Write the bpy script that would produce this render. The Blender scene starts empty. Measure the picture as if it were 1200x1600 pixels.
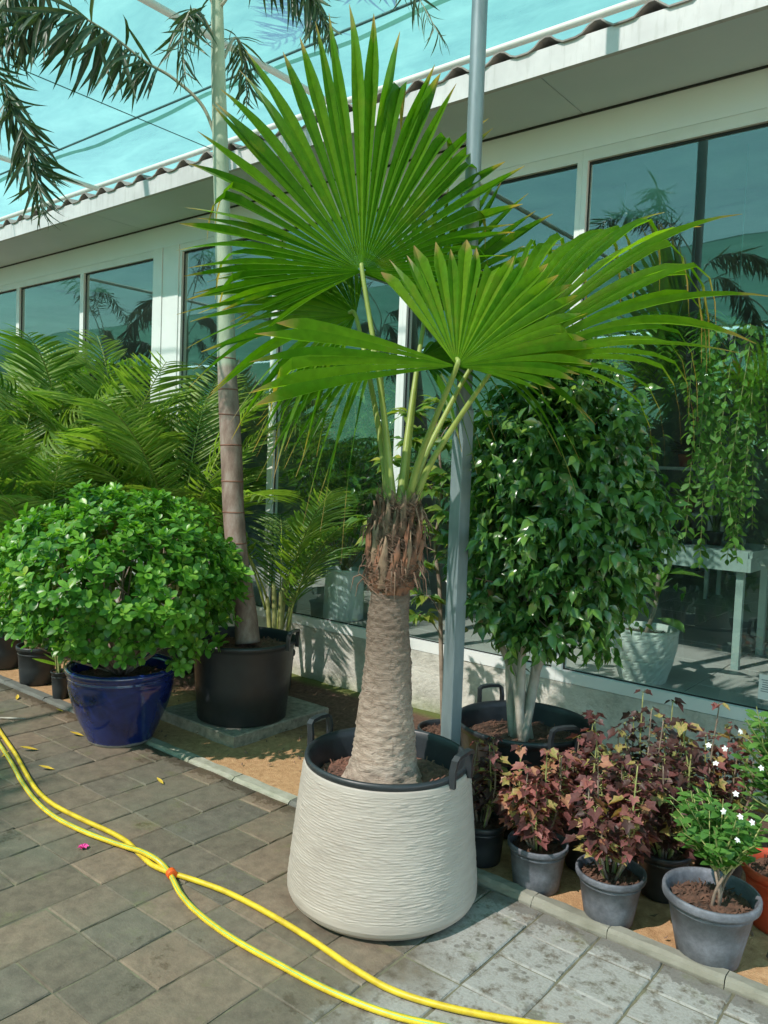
import bpy, math, random
import numpy as np
from mathutils import Vector, Matrix, Quaternion

random.seed(7)
rng = np.random.default_rng(11)
R = math.radians
SC = bpy.context.scene
COL = SC.collection

# ------------------------------------------------------------------ camera
CAM_H = 1.475
F_PX = 1244.77                      # focal length in pixels of the 1200x1600 photograph
YAW, PITCH, ROLL = R(-38.84), R(3.318), R(-2.261)


def cam_basis():
    cy, sy = math.cos(YAW), math.sin(YAW)
    f = np.array([sy, cy, 0.0]); r = np.array([cy, -sy, 0.0]); d = np.array([0, 0, -1.0])
    cp, sp = math.cos(PITCH), math.sin(PITCH)
    f2 = f * cp + d * sp; d2 = d * cp - f * sp
    cr, sr = math.cos(ROLL), math.sin(ROLL)
    return r * cr + d2 * sr, d2 * cr - r * sr, f2


CR, CD, CF = cam_basis()
CAM = np.array([0, 0, CAM_H])
cam = bpy.data.cameras.new('camera')
cam.sensor_fit = 'VERTICAL'; cam.sensor_height = 24.0
cam.lens = 24.0 * F_PX / 1600.0
cam.clip_start = 0.05; cam.clip_end = 3000
cam_o = bpy.data.objects.new('camera', cam); COL.objects.link(cam_o)
m = Matrix.Identity(4)
for i in range(3):
    m[i][0] = CR[i]; m[i][1] = -CD[i]; m[i][2] = -CF[i]; m[i][3] = CAM[i]
cam_o.matrix_world = m
SC.camera = cam_o

# ------------------------------------------------------------------ light
SUN = np.array([-0.26, -1.0, 1.144]); SUN = SUN / np.linalg.norm(SUN)
w = bpy.data.worlds.new('World'); SC.world = w; w.use_nodes = True
nt = w.node_tree; nt.nodes.clear()
sky = nt.nodes.new('ShaderNodeTexSky'); sky.sky_type = 'NISHITA'; sky.sun_disc = False
sky.sun_elevation = math.asin(SUN[2]); sky.sun_rotation = math.atan2(SUN[0], SUN[1])
sky.air_density = 1.2; sky.dust_density = 0.1; sky.ozone_density = 1.0
bg = nt.nodes.new('ShaderNodeBackground'); bg.inputs['Strength'].default_value = 0.13
out = nt.nodes.new('ShaderNodeOutputWorld')
nt.links.new(sky.outputs[0], bg.inputs[0]); nt.links.new(bg.outputs[0], out.inputs[0])
sl = bpy.data.lights.new('sun', 'SUN'); sl.energy = 5.0; sl.angle = R(0.6); sl.color = (1.0, 0.89, 0.85)
so = bpy.data.objects.new('sun', sl); COL.objects.link(so)
so.rotation_euler = Vector(SUN).to_track_quat('Z', 'Y').to_euler(); so.location = (-3, -10, 12)
SC.view_settings.view_transform = 'Standard'; SC.view_settings.look = 'None'
SC.view_settings.exposure = 1.95; SC.view_settings.gamma = 1.0
SC.view_settings.use_curve_mapping = False
SC.render.engine = 'CYCLES'
cy_ = SC.cycles
cy_.use_denoising = True
cy_.max_bounces = 10; cy_.diffuse_bounces = 4; cy_.glossy_bounces = 4
cy_.transmission_bounces = 6; cy_.transparent_max_bounces = 24
cy_.sample_clamp_indirect = 6.0
cy_.caustics_reflective = False; cy_.caustics_refractive = False


# ------------------------------------------------------------------ photo geometry
def ray(x, y):
    return CF + CR * (x - 600) / F_PX + CD * (y - 800) / F_PX


def on_z(x, y, z=0.0):
    v = ray(x, y); return CAM + v * ((z - CAM_H) / v[2])


def on_y(x, y, Y):
    v = ray(x, y); return CAM + v * (Y / v[1])


def at(x, y, depth):
    return CAM + ray(x, y) * depth


def depth_of(p):
    return float((np.asarray(p, float) - CAM) @ CF)


def cvec(r, u, b):
    v = CR * r - CD * u - CF * b
    return v / np.linalg.norm(v)


# ------------------------------------------------------------------ object helpers
def tag(o, label=None, cat=None, group=None, kind=None):
    if label: o['label'] = label
    if cat: o['category'] = cat
    if group: o['group'] = group
    if kind: o['kind'] = kind
    return o


def empty(name, loc=(0, 0, 0)):
    o = bpy.data.objects.new(name, None); COL.objects.link(o)
    o.location = tuple(float(c) for c in loc); o.empty_display_size = 0.1
    return o


def make_mesh(name, V, Fc, mat=None, smooth=False, attrs=None):
    me = bpy.data.meshes.new(name)
    if isinstance(Fc, np.ndarray):
        V = np.asarray(V, np.float32); n, k = Fc.shape
        me.vertices.add(len(V)); me.vertices.foreach_set('co', V.ravel())
        me.loops.add(n * k); me.polygons.add(n)
        me.loops.foreach_set('vertex_index', Fc.astype(np.int32).ravel())
        me.polygons.foreach_set('loop_start', np.arange(0, n * k, k, dtype=np.int32))
        me.update(calc_edges=True)
    else:
        me.from_pydata([tuple(map(float, v)) for v in V], [], [tuple(f) for f in Fc]); me.update()
    if smooth:
        me.polygons.foreach_set('use_smooth', np.ones(len(me.polygons), dtype=bool))
    if attrs:
        for k_, a in attrs.items():
            at_ = me.attributes.new(k_, 'FLOAT', 'POINT')
            at_.data.foreach_set('value', np.asarray(a, np.float32))
    if mat: me.materials.append(mat)
    return me


def add(name, me, parent=None, loc=None, mtx=None):
    """parented objects take WORLD-space vertices unless loc / mtx given in the parent's frame"""
    o = bpy.data.objects.new(name, me); COL.objects.link(o)
    if parent is not None:
        o.parent = parent
    if mtx is not None: o.matrix_basis = mtx
    if loc is not None: o.location = tuple(float(c) for c in loc)
    return o


def wadd(name, V, Fc, mat, parent=None, smooth=False, attrs=None):
    """mesh whose vertices are world coordinates, stored relative to the parent's origin"""
    V = np.asarray(V, float)
    if parent is not None:
        off = np.zeros(3); p = parent
        while p is not None:
            off = off + np.array(p.location); p = p.parent
        V = V - off
        return add(name, make_mesh(name, V, Fc, mat, smooth, attrs), parent)
    c = np.array([(V[:, 0].min() + V[:, 0].max()) / 2, (V[:, 1].min() + V[:, 1].max()) / 2, V[:, 2].min()])
    o = add(name, make_mesh(name, V - c, Fc, mat, smooth, attrs)); o.location = tuple(map(float, c))
    return o


def copy_tree(o, parent=None):
    c = o.copy(); COL.objects.link(c); c.parent = parent
    for ch in list(o.children): copy_tree(ch, c)
    return c


class MB:
    def __init__(s): s.V = []; s.F = []; s.A = []
    def extend(s, V, Fc, a=None):
        b = len(s.V); s.V.extend([tuple(map(float, v)) for v in V])
        s.F.extend([tuple(i + b for i in f) for f in Fc])
        if a is None: s.A.extend([0.5] * len(V))
        elif np.isscalar(a): s.A.extend([a] * len(V))
        else: s.A.extend(list(a))
        return s
    def box(s, x0, x1, y0, y1, z0, z1, bev=0.0):
        V, Fc = box(x0, x1, y0, y1, z0, z1, bev); return s.extend(V, Fc)
    def tube(s, P, rad, n=8, cap=True, a=None):
        V, Fc = tube(P, rad, n, cap); return s.extend(V, Fc, a)
    def build(s, name, mat, parent=None, smooth=False):
        return wadd(name, np.array(s.V), s.F, mat, parent, smooth, {'tint': s.A})


def box(x0, x1, y0, y1, z0, z1, bev=0.0):
    if bev <= 0:
        V = [(x, y, z) for z in (z0, z1) for y in (y0, y1) for x in (x0, x1)]
        return V, [(0, 2, 3, 1), (4, 5, 7, 6), (0, 1, 5, 4), (2, 6, 7, 3), (0, 4, 6, 2), (1, 3, 7, 5)]
    b = bev   # bevelled top edges (a chamfered block)
    ring = lambda i, z: [(x0 + i, y0 + i, z), (x1 - i, y0 + i, z), (x1 - i, y1 - i, z), (x0 + i, y1 - i, z)]
    V = ring(0, z0) + ring(0, z1 - b) + ring(b, z1)
    Fc = [(3, 2, 1, 0), (8, 9, 10, 11)]
    for k in (0, 4):
        for i in range(4):
            j = (i + 1) % 4; Fc.append((k + i, k + j, k + 4 + j, k + 4 + i))
    return V, Fc


def lathe(prof, n=48, c=(0, 0, 0), close_bottom=True, close_top=False):
    V = []; Fc = []
    for r, z in prof:
        for i in range(n):
            a = 2 * math.pi * i / n
            V.append((c[0] + r * math.cos(a), c[1] + r * math.sin(a), c[2] + z))
    for k in range(len(prof) - 1):
        for i in range(n):
            j = (i + 1) % n
            Fc.append((k * n + i, k * n + j, (k + 1) * n + j, (k + 1) * n + i))
    if close_bottom: Fc.append(tuple(reversed(range(n))))
    if close_top: Fc.append(tuple((len(prof) - 1) * n + i for i in range(n)))
    return V, Fc


def frames(P):
    P = [np.asarray(p, float) for p in P]
    T = []
    for i in range(len(P)):
        t = P[min(i + 1, len(P) - 1)] - P[max(i - 1, 0)]
        T.append(t / (np.linalg.norm(t) + 1e-9))
    u = np.cross(T[0], [0, 0, 1.0])
    if np.linalg.norm(u) < 1e-3: u = np.array([1.0, 0, 0])
    u /= np.linalg.norm(u); out = []
    for t in T:
        u = u - t * (u @ t); u /= np.linalg.norm(u) + 1e-9
        out.append((t, u, np.cross(t, u)))
    return P, out


def tube(P, rad, n=8, cap=True):
    P, fr = frames(P)
    if np.isscalar(rad): rad = [rad] * len(P)
    V = []; Fc = []
    for p, (t, u, v), r in zip(P, fr, rad):
        for i in range(n):
            a = 2 * math.pi * i / n
            V.append(p + (u * math.cos(a) + v * math.sin(a)) * r)
    for k in range(len(P) - 1):
        for i in range(n):
            j = (i + 1) % n
            Fc.append((k * n + i, k * n + j, (k + 1) * n + j, (k + 1) * n + i))
    if cap:
        Fc.append(tuple(reversed(range(n)))); Fc.append(tuple((len(P) - 1) * n + i for i in range(n)))
    return V, Fc


def spline(P, k=8):
    P = [np.asarray(p, float) for p in P]
    Q = [2 * P[0] - P[1]] + P + [2 * P[-1] - P[-2]]
    o = []
    for i in range(1, len(Q) - 2):
        for j in range(k):
            t = j / k; a, b, c, d = Q[i - 1], Q[i], Q[i + 1], Q[i + 2]
            o.append(0.5 * ((2 * b) + (c - a) * t + (2 * a - 5 * b + 4 * c - d) * t * t + (3 * b - a - 3 * c + d) * t ** 3))
    o.append(P[-1]); return o


# ------------------------------------------------------------------ materials
class NT:
    def __init__(s, name):
        s.m = bpy.data.materials.new(name); s.m.use_nodes = True
        s.t = s.m.node_tree; s.t.nodes.clear()
        s.o = s.t.nodes.new('ShaderNodeOutputMaterial')
    def n(s, typ, **kw):
        nd = s.t.nodes.new('ShaderNode' + typ)
        for k, v in kw.items():
            if k in nd.inputs: s.set(nd.inputs[k], v)
            else: setattr(nd, k, v)
        return nd
    def set(s, sock, v):
        if hasattr(v, 'is_output'): s.t.links.new(v, sock)
        elif hasattr(v, 'outputs'): s.t.links.new(v.outputs[0], sock)
        else: sock.default_value = v
    def ramp(s, fac, stops):
        r = s.n('ValToRGB'); e = r.color_ramp.elements
        while len(e) < len(stops): e.new(0.5)
        for el, (p, c) in zip(e, stops):
            el.position = p; el.color = tuple(c) + ((1,) if len(c) == 3 else ())
        s.set(r.inputs[0], fac); return r.outputs[0]
    def coord(s, kind='Object', scale=(1, 1, 1), rot=(0, 0, 0)):
        tc = s.n('TexCoord'); mp = s.n('Mapping')
        mp.inputs['Scale'].default_value = scale; mp.inputs['Rotation'].default_value = rot
        s.t.links.new(tc.outputs[kind], mp.inputs[0]); return mp.outputs[0]
    def world(s, scale=(1, 1, 1)):
        g = s.n('NewGeometry'); mp = s.n('Mapping'); mp.inputs['Scale'].default_value = scale
        s.t.links.new(g.outputs['Position'], mp.inputs[0]); return mp.outputs[0]
    def noise(s, vec, scale, detail=4, rough=0.55, dist=0.0):
        n_ = s.n('TexNoise'); n_.inputs['Scale'].default_value = scale
        n_.inputs['Detail'].default_value = detail; n_.inputs['Roughness'].default_value = rough
        n_.inputs['Distortion'].default_value = dist
        s.t.links.new(vec, n_.inputs['Vector']); return n_.outputs['Fac']
    def mix(s, fac, a, b, blend='MIX'):
        mx = s.n('Mix'); mx.data_type = 'RGBA'; mx.blend_type = blend
        for i, v in ((0, fac), (6, a), (7, b)):
            if isinstance(v, tuple) and len(v) == 3: v = v + (1,)
            s.set(mx.inputs[i], v)
        return mx.outputs[2]
    def math(s, op, a, b=0.0, c=0.0):
        mt = s.n('Math'); mt.operation = op
        for i, v in enumerate((a, b, c)): s.set(mt.inputs[i], v)
        return mt.outputs[0]
    def attr(s, name):
        a = s.n('Attribute'); a.attribute_name = name; return a.outputs['Fac']
    def bump(s, h, strength=0.3, dist=0.01):
        b = s.n('Bump'); b.inputs['Strength'].default_value = strength; b.inputs['Distance'].default_value = dist
        s.set(b.inputs['Height'], h); return b.outputs[0]
    def pbsdf(s, color, rough=0.6, metal=0.0, normal=None, spec=0.5, coat=0.0):
        p = s.n('BsdfPrincipled')
        if isinstance(color, tuple) and len(color) == 3: color = color + (1,)
        s.set(p.inputs['Base Color'], color); s.set(p.inputs['Roughness'], rough)
        p.inputs['Metallic'].default_value = metal; s.set(p.inputs['Specular IOR Level'], spec)
        p.inputs['Coat Weight'].default_value = coat; p.inputs['Coat Roughness'].default_value = 0.08
        if normal is not None: s.set(p.inputs['Normal'], normal)
        return p
    def done(s, sh):
        s.set(s.o.inputs['Surface'], sh); return s.m


def mat_plain(name, c1, c2, scale=6, rough=0.6, bump=0.15, bscale=40, metal=0.0, spec=0.5, coat=0.0, world=True, det=5):
    t = NT(name); v = t.world() if world else t.coord()
    n1 = t.noise(v, scale, det); n2 = t.noise(v, bscale, 4)
    col = t.ramp(n1, [(0.3, c1), (0.7, c2)])
    rg = t.math('MULTIPLY_ADD', n2, 0.25, rough - 0.12)
    return t.done(t.pbsdf(col, rg, metal, t.bump(n2, bump, 0.005), spec, coat))


def mat_leaf(name, stops, rough=0.4, trans=0.35, tcol=None, spec=0.45, vein=0.0, tip=None):
    """leaf: colour by the 'tint' attribute, light passes through; 'along' browns the tips when tip is given"""
    t = NT(name)
    col = t.ramp(t.attr('tint'), stops)
    v = t.world(); n_ = t.noise(v, 35, 3)
    if vein:
        n2 = t.noise(v, 90, 3, 0.6); col = t.ramp(t.math('ADD', t.attr('tint'), t.math('MULTIPLY_ADD', n2, vein * 2, -vein)), stops)
        col = t.mix(t.math('MULTIPLY', t.math('SUBTRACT', 1.0, t.attr('along')), .14), col, (0.24, 0.20, 0.06))
    col = t.mix(0.25, col, t.ramp(n_, [(0.3, (0.25, 0.25, 0.25)), (0.7, (0.75, 0.75, 0.75))]), 'OVERLAY')
    if tip:
        f = t.math('ADD', t.attr('along'), t.math('MULTIPLY_ADD', t.noise(v, 25, 2), 0.12, -0.06))
        f = t.ramp(f, [(tip[0], (0, 0, 0)), (tip[1], (1, 1, 1))])
        yl = t.ramp(t.noise(v, 7, 4, .65), [(0.56, (0, 0, 0)), (0.74, (0.55, 0.55, 0.55))]); col = t.mix(yl, col, (0.20, 0.24, 0.03))
        col = t.mix(f, col, tip[2])
    p = t.pbsdf(col, rough, 0, None, spec)
    tr = t.n('BsdfTranslucent'); 
    tc = t.mix(1.0, col, tcol or (0.9, 1.0, 0.35), 'MULTIPLY')
    tcb = t.n('HueSaturation'); t.set(tcb.inputs['Color'], tc); tcb.inputs['Value'].default_value = 2.2
    t.set(tr.inputs[0], tcb.outputs[0])
    mx = t.n('MixShader'); mx.inputs[0].default_value = trans
    t.t.links.new(p.outputs[0], mx.inputs[1]); t.t.links.new(tr.outputs[0], mx.inputs[2])
    return t.done(mx.outputs[0])


M = {}
M['white'] = mat_plain('white_paint', (0.66, 0.70, 0.68), (0.76, 0.79, 0.77), 3, 0.45, 0.05)
def m_fascia():
    t = NT('fascia_paint'); v = t.world(); n1 = t.noise(v, 5, 5); st = t.noise(t.world((9, 1, 1.2)), 3, 5, .7)
    col = t.ramp(n1, [(0.3, (0.50, 0.50, 0.50)), (0.7, (0.64, 0.64, 0.64))])
    col = t.mix(t.ramp(st, [(0.52, (0, 0, 0)), (0.72, (0.55, 0.55, 0.55))]), col, (0.33, 0.34, 0.31))
    return t.done(t.pbsdf(col, 0.5, 0, t.bump(n1, .1, .004)))


M['fascia'] = m_fascia()
M['soffit'] = mat_plain('soffit_board', (0.62, 0.72, 0.76), (0.70, 0.79, 0.82), 1.6, 0.8, 0.1)
M['band'] = mat_plain('wall_band', (0.72, 0.79, 0.82), (0.78, 0.84, 0.86), 1.5, 0.6, 0.1)
M['galv'] = None


def m_galv():
    t = NT('galvanised_steel'); v = t.coord('Object', (1, 1, 0.25))
    n1 = t.noise(v, 14, 5); n2 = t.noise(v, 60, 3)
    col = t.ramp(n1, [(0.25, (0.13, 0.175, 0.19)), (0.55, (0.22, 0.28, 0.30)), (0.8, (0.31, 0.37, 0.385))])
    return t.done(t.pbsdf(col, t.math('MULTIPLY_ADD', n2, 0.25, 0.38), 0.35, t.bump(n2, 0.12, 0.004)))


M['galv'] = m_galv()


def m_plaster():
    t = NT('old_plaster'); v = t.world()
    n1 = t.noise(v, 2.2, 6, 0.65); n2 = t.noise(v, 11, 5, 0.7); n3 = t.noise(v, 55, 4)
    col = t.ramp(n1, [(0.3, (0.36, 0.36, 0.31)), (0.5, (0.55, 0.54, 0.48)), (0.7, (0.66, 0.64, 0.58))])
    col = t.mix(t.ramp(n2, [(0.5, (0, 0, 0)), (0.72, (0.7, 0.7, 0.7))]), col, (0.30, 0.30, 0.26))
    sep = t.n('SeparateXYZ'); t.set(sep.inputs[0], v)
    low = t.math('MULTIPLY', t.math('SUBTRACT', 0.11, sep.outputs['Z']), 7.0)
    low = t.math('MULTIPLY', t.ramp(low, [(0.0, (0, 0, 0)), (0.7, (1, 1, 1))]), n2)
    col = t.mix(low, col, (0.20, 0.24, 0.08))
    h = t.math('MULTIPLY_ADD', n2, 0.6, n3)
    return t.done(t.pbsdf(col, 0.85, 0, t.bump(h, 0.5, 0.012), 0.3))


M['plaster'] = m_plaster()


def m_paver():
    t = NT('concrete_paver'); v = t.world(); 
    info = t.n('ObjectInfo')
    n1 = t.noise(v, 3.0, 5, 0.6); n2 = t.noise(v, 18, 6, 0.7); n3 = t.noise(v, 120, 3)
    base = t.ramp(info.outputs['Random'], [(0.0, (0.150, 0.122, 0.092)), (0.3, (0.140, 0.122, 0.096)), (0.5, (0.210, 0.158, 0.118)), (0.75, (0.175, 0.142, 0.108)), (1.0, (0.128, 0.120, 0.102))])
    base = t.mix(1.0, base, (1.02, 0.98, 0.93), 'MULTIPLY')
    col = t.mix(0.75, base, t.ramp(n2, [(0.25, (0.22, 0.22, 0.22)), (0.75, (0.72, 0.72, 0.70))]), 'OVERLAY')
    col = t.mix(t.ramp(n1, [(0.45, (0, 0, 0)), (0.75, (0.5, 0.5, 0.5))]), col, (0.15, 0.155, 0.11))
    # scuffed, limed patch of paving beside the sand bed, speckled with wet drips
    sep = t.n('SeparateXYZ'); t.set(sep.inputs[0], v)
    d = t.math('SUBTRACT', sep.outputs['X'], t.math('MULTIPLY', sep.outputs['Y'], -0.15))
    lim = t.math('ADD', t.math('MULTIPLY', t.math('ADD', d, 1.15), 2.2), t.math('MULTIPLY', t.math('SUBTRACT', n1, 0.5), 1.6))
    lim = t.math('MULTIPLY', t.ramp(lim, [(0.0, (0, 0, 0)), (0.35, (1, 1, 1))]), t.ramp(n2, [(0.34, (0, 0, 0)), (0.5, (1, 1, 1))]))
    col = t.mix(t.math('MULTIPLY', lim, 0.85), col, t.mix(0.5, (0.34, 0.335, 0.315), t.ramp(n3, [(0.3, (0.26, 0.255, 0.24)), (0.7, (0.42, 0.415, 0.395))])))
    vo = t.n('TexVoronoi'); vo.inputs['Scale'].default_value = 26; vo.inputs['Randomness'].default_value = 1.0
    t.set(vo.inputs['Vector'], v)
    drip = t.math('MULTIPLY', t.ramp(vo.outputs['Distance'], [(0.20, (1, 1, 1)), (0.27, (0, 0, 0))]), t.ramp(t.noise(v, 7, 2), [(0.45, (0, 0, 0)), (0.55, (1, 1, 1))]))
    edge = t.math('MULTIPLY', t.math('SUBTRACT', sep.outputs['Y'], 2.285), 9.0)     # damp run along the kerb
    edge = t.math('ADD', edge, t.math('MULTIPLY', t.math('SUBTRACT', n2, 0.5), 2.2))
    edge = t.ramp(edge, [(0.42, (0, 0, 0)), (0.5, (1, 1, 1))])
    wet = t.math('MAXIMUM', t.math('MULTIPLY', drip, lim), edge)
    big = t.ramp(t.noise(v, 4.5, 5, 0.75), [(0.60, (0, 0, 0)), (0.66, (1, 1, 1))])
    wet = t.math('MAXIMUM', wet, big)
    col = t.mix(t.math('MULTIPLY', wet, 0.75), col, t.mix(0.8, col, (0.30, 0.27, 0.24), 'MULTIPLY'))
    moss = t.ramp(t.noise(v, 5.5, 4, 0.7), [(0.58, (0, 0, 0)), (0.75, (0.55, 0.55, 0.55))])
    col = t.mix(moss, col, (0.14, 0.155, 0.055))
    rg = t.math('SUBTRACT', 0.80, t.math('MULTIPLY', wet, 0.38))
    h = t.math('ADD', t.math('MULTIPLY', n2, 0.7), t.math('MULTIPLY', n3, 0.4))
    return t.done(t.pbsdf(col, rg, 0, t.bump(h, 0.45, 0.008), 0.4))


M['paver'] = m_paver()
M['joint'] = mat_plain('joint_grit', (0.10, 0.09, 0.065), (0.19, 0.18, 0.11), 14, 0.95, 0.5, 90)
M['kerb'] = mat_plain('kerb_concrete', (0.17, 0.165, 0.125), (0.29, 0.28, 0.235), 7, 0.85, 0.4, 60)
M['kerb_dark'] = mat_plain('kerb_dark', (0.10, 0.10, 0.09), (0.16, 0.16, 0.14), 7, 0.85, 0.4, 60)
M['kerb_pale'] = mat_plain('kerb_pale', (0.24, 0.25, 0.18), (0.42, 0.41, 0.34), 12, 0.85, 0.4, 60)


def m_sand():
    t = NT('sand'); v = t.world(); n1 = t.noise(v, 1.3, 5, 0.6); n2 = t.noise(v, 30, 5, 0.7); n3 = t.noise(v, 220, 3)
    col = t.ramp(n2, [(0.3, (0.36, 0.205, 0.10)), (0.55, (0.52, 0.315, 0.165)), (0.75, (0.60, 0.39, 0.22))])
    sep = t.n('SeparateXYZ'); t.set(sep.inputs[0], v)
    soil = t.math('ADD', t.math('MULTIPLY', t.math('SUBTRACT', sep.outputs['Y'], 2.98), 2.2), t.math('MULTIPLY', t.math('SUBTRACT', n1, 0.5), 2.2))
    soil = t.ramp(soil, [(0.0, (0, 0, 0)), (0.35, (1, 1, 1))])
    scol = t.ramp(n2, [(0.3, (0.07, 0.042, 0.03)), (0.6, (0.15, 0.09, 0.065)), (0.8, (0.26, 0.16, 0.12))])
    col = t.mix(soil, col, scol)
    moss = t.ramp(t.math('ADD', t.math('MULTIPLY', t.math('SUBTRACT', sep.outputs['Y'], 3.76), 6.0), t.math('SUBTRACT', n1, 0.4)), [(0.1, (0, 0, 0)), (0.5, (0.8, 0.8, 0.8))])
    col = t.mix(moss, col, (0.12, 0.16, 0.04))
    h = t.math('MULTIPLY_ADD', n2, 1.0, n3)
    return t.done(t.pbsdf(col, 0.95, 0, t.bump(h, 0.6, 0.012), 0.2))


M['sand'] = m_sand()
M['soil'] = mat_plain('potting_soil', (0.045, 0.028, 0.020), (0.17, 0.085, 0.055), 22, 0.95, 0.9, 70)
M['soil_red'] = mat_plain('potting_soil_red', (0.07, 0.038, 0.028), (0.28, 0.13, 0.09), 26, 0.95, 0.9, 70)
M['pot_black'] = mat_plain('black_plastic', (0.016, 0.020, 0.024), (0.030, 0.036, 0.042), 9, 0.42, 0.08, 40)


def m_dusty(name, c, dust, amt, rough=0.5):
    t = NT(name); v = t.world(); n1 = t.noise(v, 9, 6, 0.7); n2 = t.noise(v, 70, 4, 0.7)
    f = t.math('MULTIPLY', t.ramp(n1, [(0.35, (0.2, 0.2, 0.2)), (0.7, (1, 1, 1))]), amt)
    f = t.math('MULTIPLY', f, t.ramp(n2, [(0.25, (0.55, 0.55, 0.55)), (0.65, (1, 1, 1))]))
    return t.done(t.pbsdf(t.mix(f, c, dust), t.math('MULTIPLY_ADD', f, 0.3, rough), 0, t.bump(n2, 0.08, 0.004), 0.45))


M['pot_grey'] = m_dusty('dusty_grey_plastic', (0.045, 0.05, 0.058), (0.24, 0.255, 0.30), 0.95)
M['pot_red'] = m_dusty('orange_red_plastic', (0.52, 0.055, 0.018), (0.55, 0.22, 0.12), 0.35)


def m_blue():
    t = NT('blue_glaze'); v = t.world(); n1 = t.noise(v, 7, 5, 0.65, 0.6); n2 = t.noise(v, 40, 4)
    col = t.ramp(n1, [(0.3, (0.005, 0.010, 0.055)), (0.6, (0.010, 0.024, 0.145)), (0.85, (0.025, 0.055, 0.22))])
    sep = t.n('SeparateXYZ'); t.set(sep.inputs[0], v)
    foot = t.math('ADD', t.math('MULTIPLY', t.math('SUBTRACT', 0.022, sep.outputs['Z']), 26), t.math('SUBTRACT', n1, 0.5))
    foot = t.ramp(foot, [(0.1, (0, 0, 0)), (0.3, (0.8, 0.8, 0.8))])
    col = t.mix(foot, col, (0.33, 0.31, 0.26))
    chip = t.ramp(t.noise(v, 15, 3, 0.5), [(0.76, (0, 0, 0)), (0.78, (0.8, 0.8, 0.8))])
    col = t.mix(chip, col, (0.35, 0.4, 0.45))
    return t.done(t.pbsdf(col, t.math('MULTIPLY_ADD', foot, 0.6, 0.10), 0, t.bump(n1, 0.12, 0.01), 0.6, 0.4))


M['blue'] = m_blue()


def m_planter():
    t = NT('beige_cast_stone'); v = t.coord('Object', (1, 1, 7)); n1 = t.noise(v, 8, 5, 0.6); n2 = t.noise(t.world(), 4, 4)
    col = t.ramp(n1, [(0.3, (0.37, 0.325, 0.285)), (0.7, (0.47, 0.425, 0.38))])
    col = t.mix(0.45, col, t.ramp(n2, [(0.3, (0.34, 0.30, 0.265)), (0.7, (0.47, 0.42, 0.375))]))
    return t.done(t.pbsdf(col, 0.62, 0, t.bump(n1, 0.25, 0.006), 0.4))


M['planter'] = m_planter()


def m_palm_trunk():
    t = NT('fan_palm_bark'); v = t.coord('Object', (1, 1, 4.5)); n1 = t.noise(v, 12, 6, 0.7, 0.4); n2 = t.noise(v, 40, 5, 0.7)
    g_ = t.noise(t.coord('Object', (6, 6, 1.2)), 9, 4, 0.7)
    col = t.ramp(n1, [(0.25, (0.15, 0.11, 0.085)), (0.5, (0.42, 0.325, 0.26)), (0.75, (0.62, 0.50, 0.42))])
    col = t.mix(t.ramp(g_, [(0.6, (0, 0, 0)), (0.75, (0.7, 0.7, 0.7))]), col, (0.10, 0.07, 0.05))
    gap = t.math('MULTIPLY', t.ramp(t.attr('tint'), [(0.0, (1, 1, 1)), (0.16, (0.25, 0.25, 0.25)), (0.3, (0, 0, 0)), (0.88, (0, 0, 0)), (1.0, (1, 1, 1))]), t.ramp(n1, [(0.35, (0.2, 0.2, 0.2)), (0.6, (1, 1, 1))]))
    col = t.mix(t.math('MULTIPLY', gap, 0.8), col, (0.07, 0.05, 0.038))
    sep = t.n('SeparateXYZ'); t.set(sep.inputs[0], t.coord('Object'))
    up = t.ramp(t.math('ADD', sep.outputs['Z'], t.math('MULTIPLY', n1, 0.2)), [(0.22, (0, 0, 0)), (0.62, (0.7, 0.7, 0.7))])
    col = t.mix(up, col, (0.10, 0.07, 0.05))
    return t.done(t.pbsdf(col, 0.9, 0, t.bump(t.math('ADD', n1, n2), 0.6, 0.012), 0.2))


M['bark'] = m_palm_trunk()
M['boot'] = mat_plain('leaf_base', (0.085, 0.046, 0.030), (0.29, 0.125, 0.066), 22, 0.75, 0.4, 50)
M['boot_tan'] = mat_plain('cut_leaf_base', (0.12, 0.075, 0.048), (0.34, 0.235, 0.15), 18, 0.8, 0.4, 50)
M['fibre'] = mat_plain('palm_fibre', (0.085, 0.050, 0.034), (0.25, 0.155, 0.105), 30, 0.9, 0.3, 80)
M['hose_y'] = mat_plain('yellow_hose', (0.52, 0.36, 0.02), (0.78, 0.58, 0.03), 22, 0.42, 0.03)
M['hose_g'] = mat_plain('hose_green_stripe', (0.16, 0.42, 0.12), (0.22, 0.50, 0.16), 8, 0.42, 0.03)
M['orange'] = mat_plain('orange_plastic', (0.80, 0.10, 0.012), (0.88, 0.15, 0.02), 8, 0.4, 0.05)
M['twig'] = mat_plain('twig_bark', (0.16, 0.115, 0.085), (0.34, 0.27, 0.21), 20, 0.85, 0.4, 60)
M['twig_green'] = mat_plain('green_stem', (0.22, 0.26, 0.08), (0.36, 0.36, 0.14), 20, 0.7, 0.2, 60)
M['ficus_bark'] = mat_plain('pale_ficus_bark', (0.30, 0.27, 0.22), (0.50, 0.46, 0.39), 14, 0.85, 0.4, 60)


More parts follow.
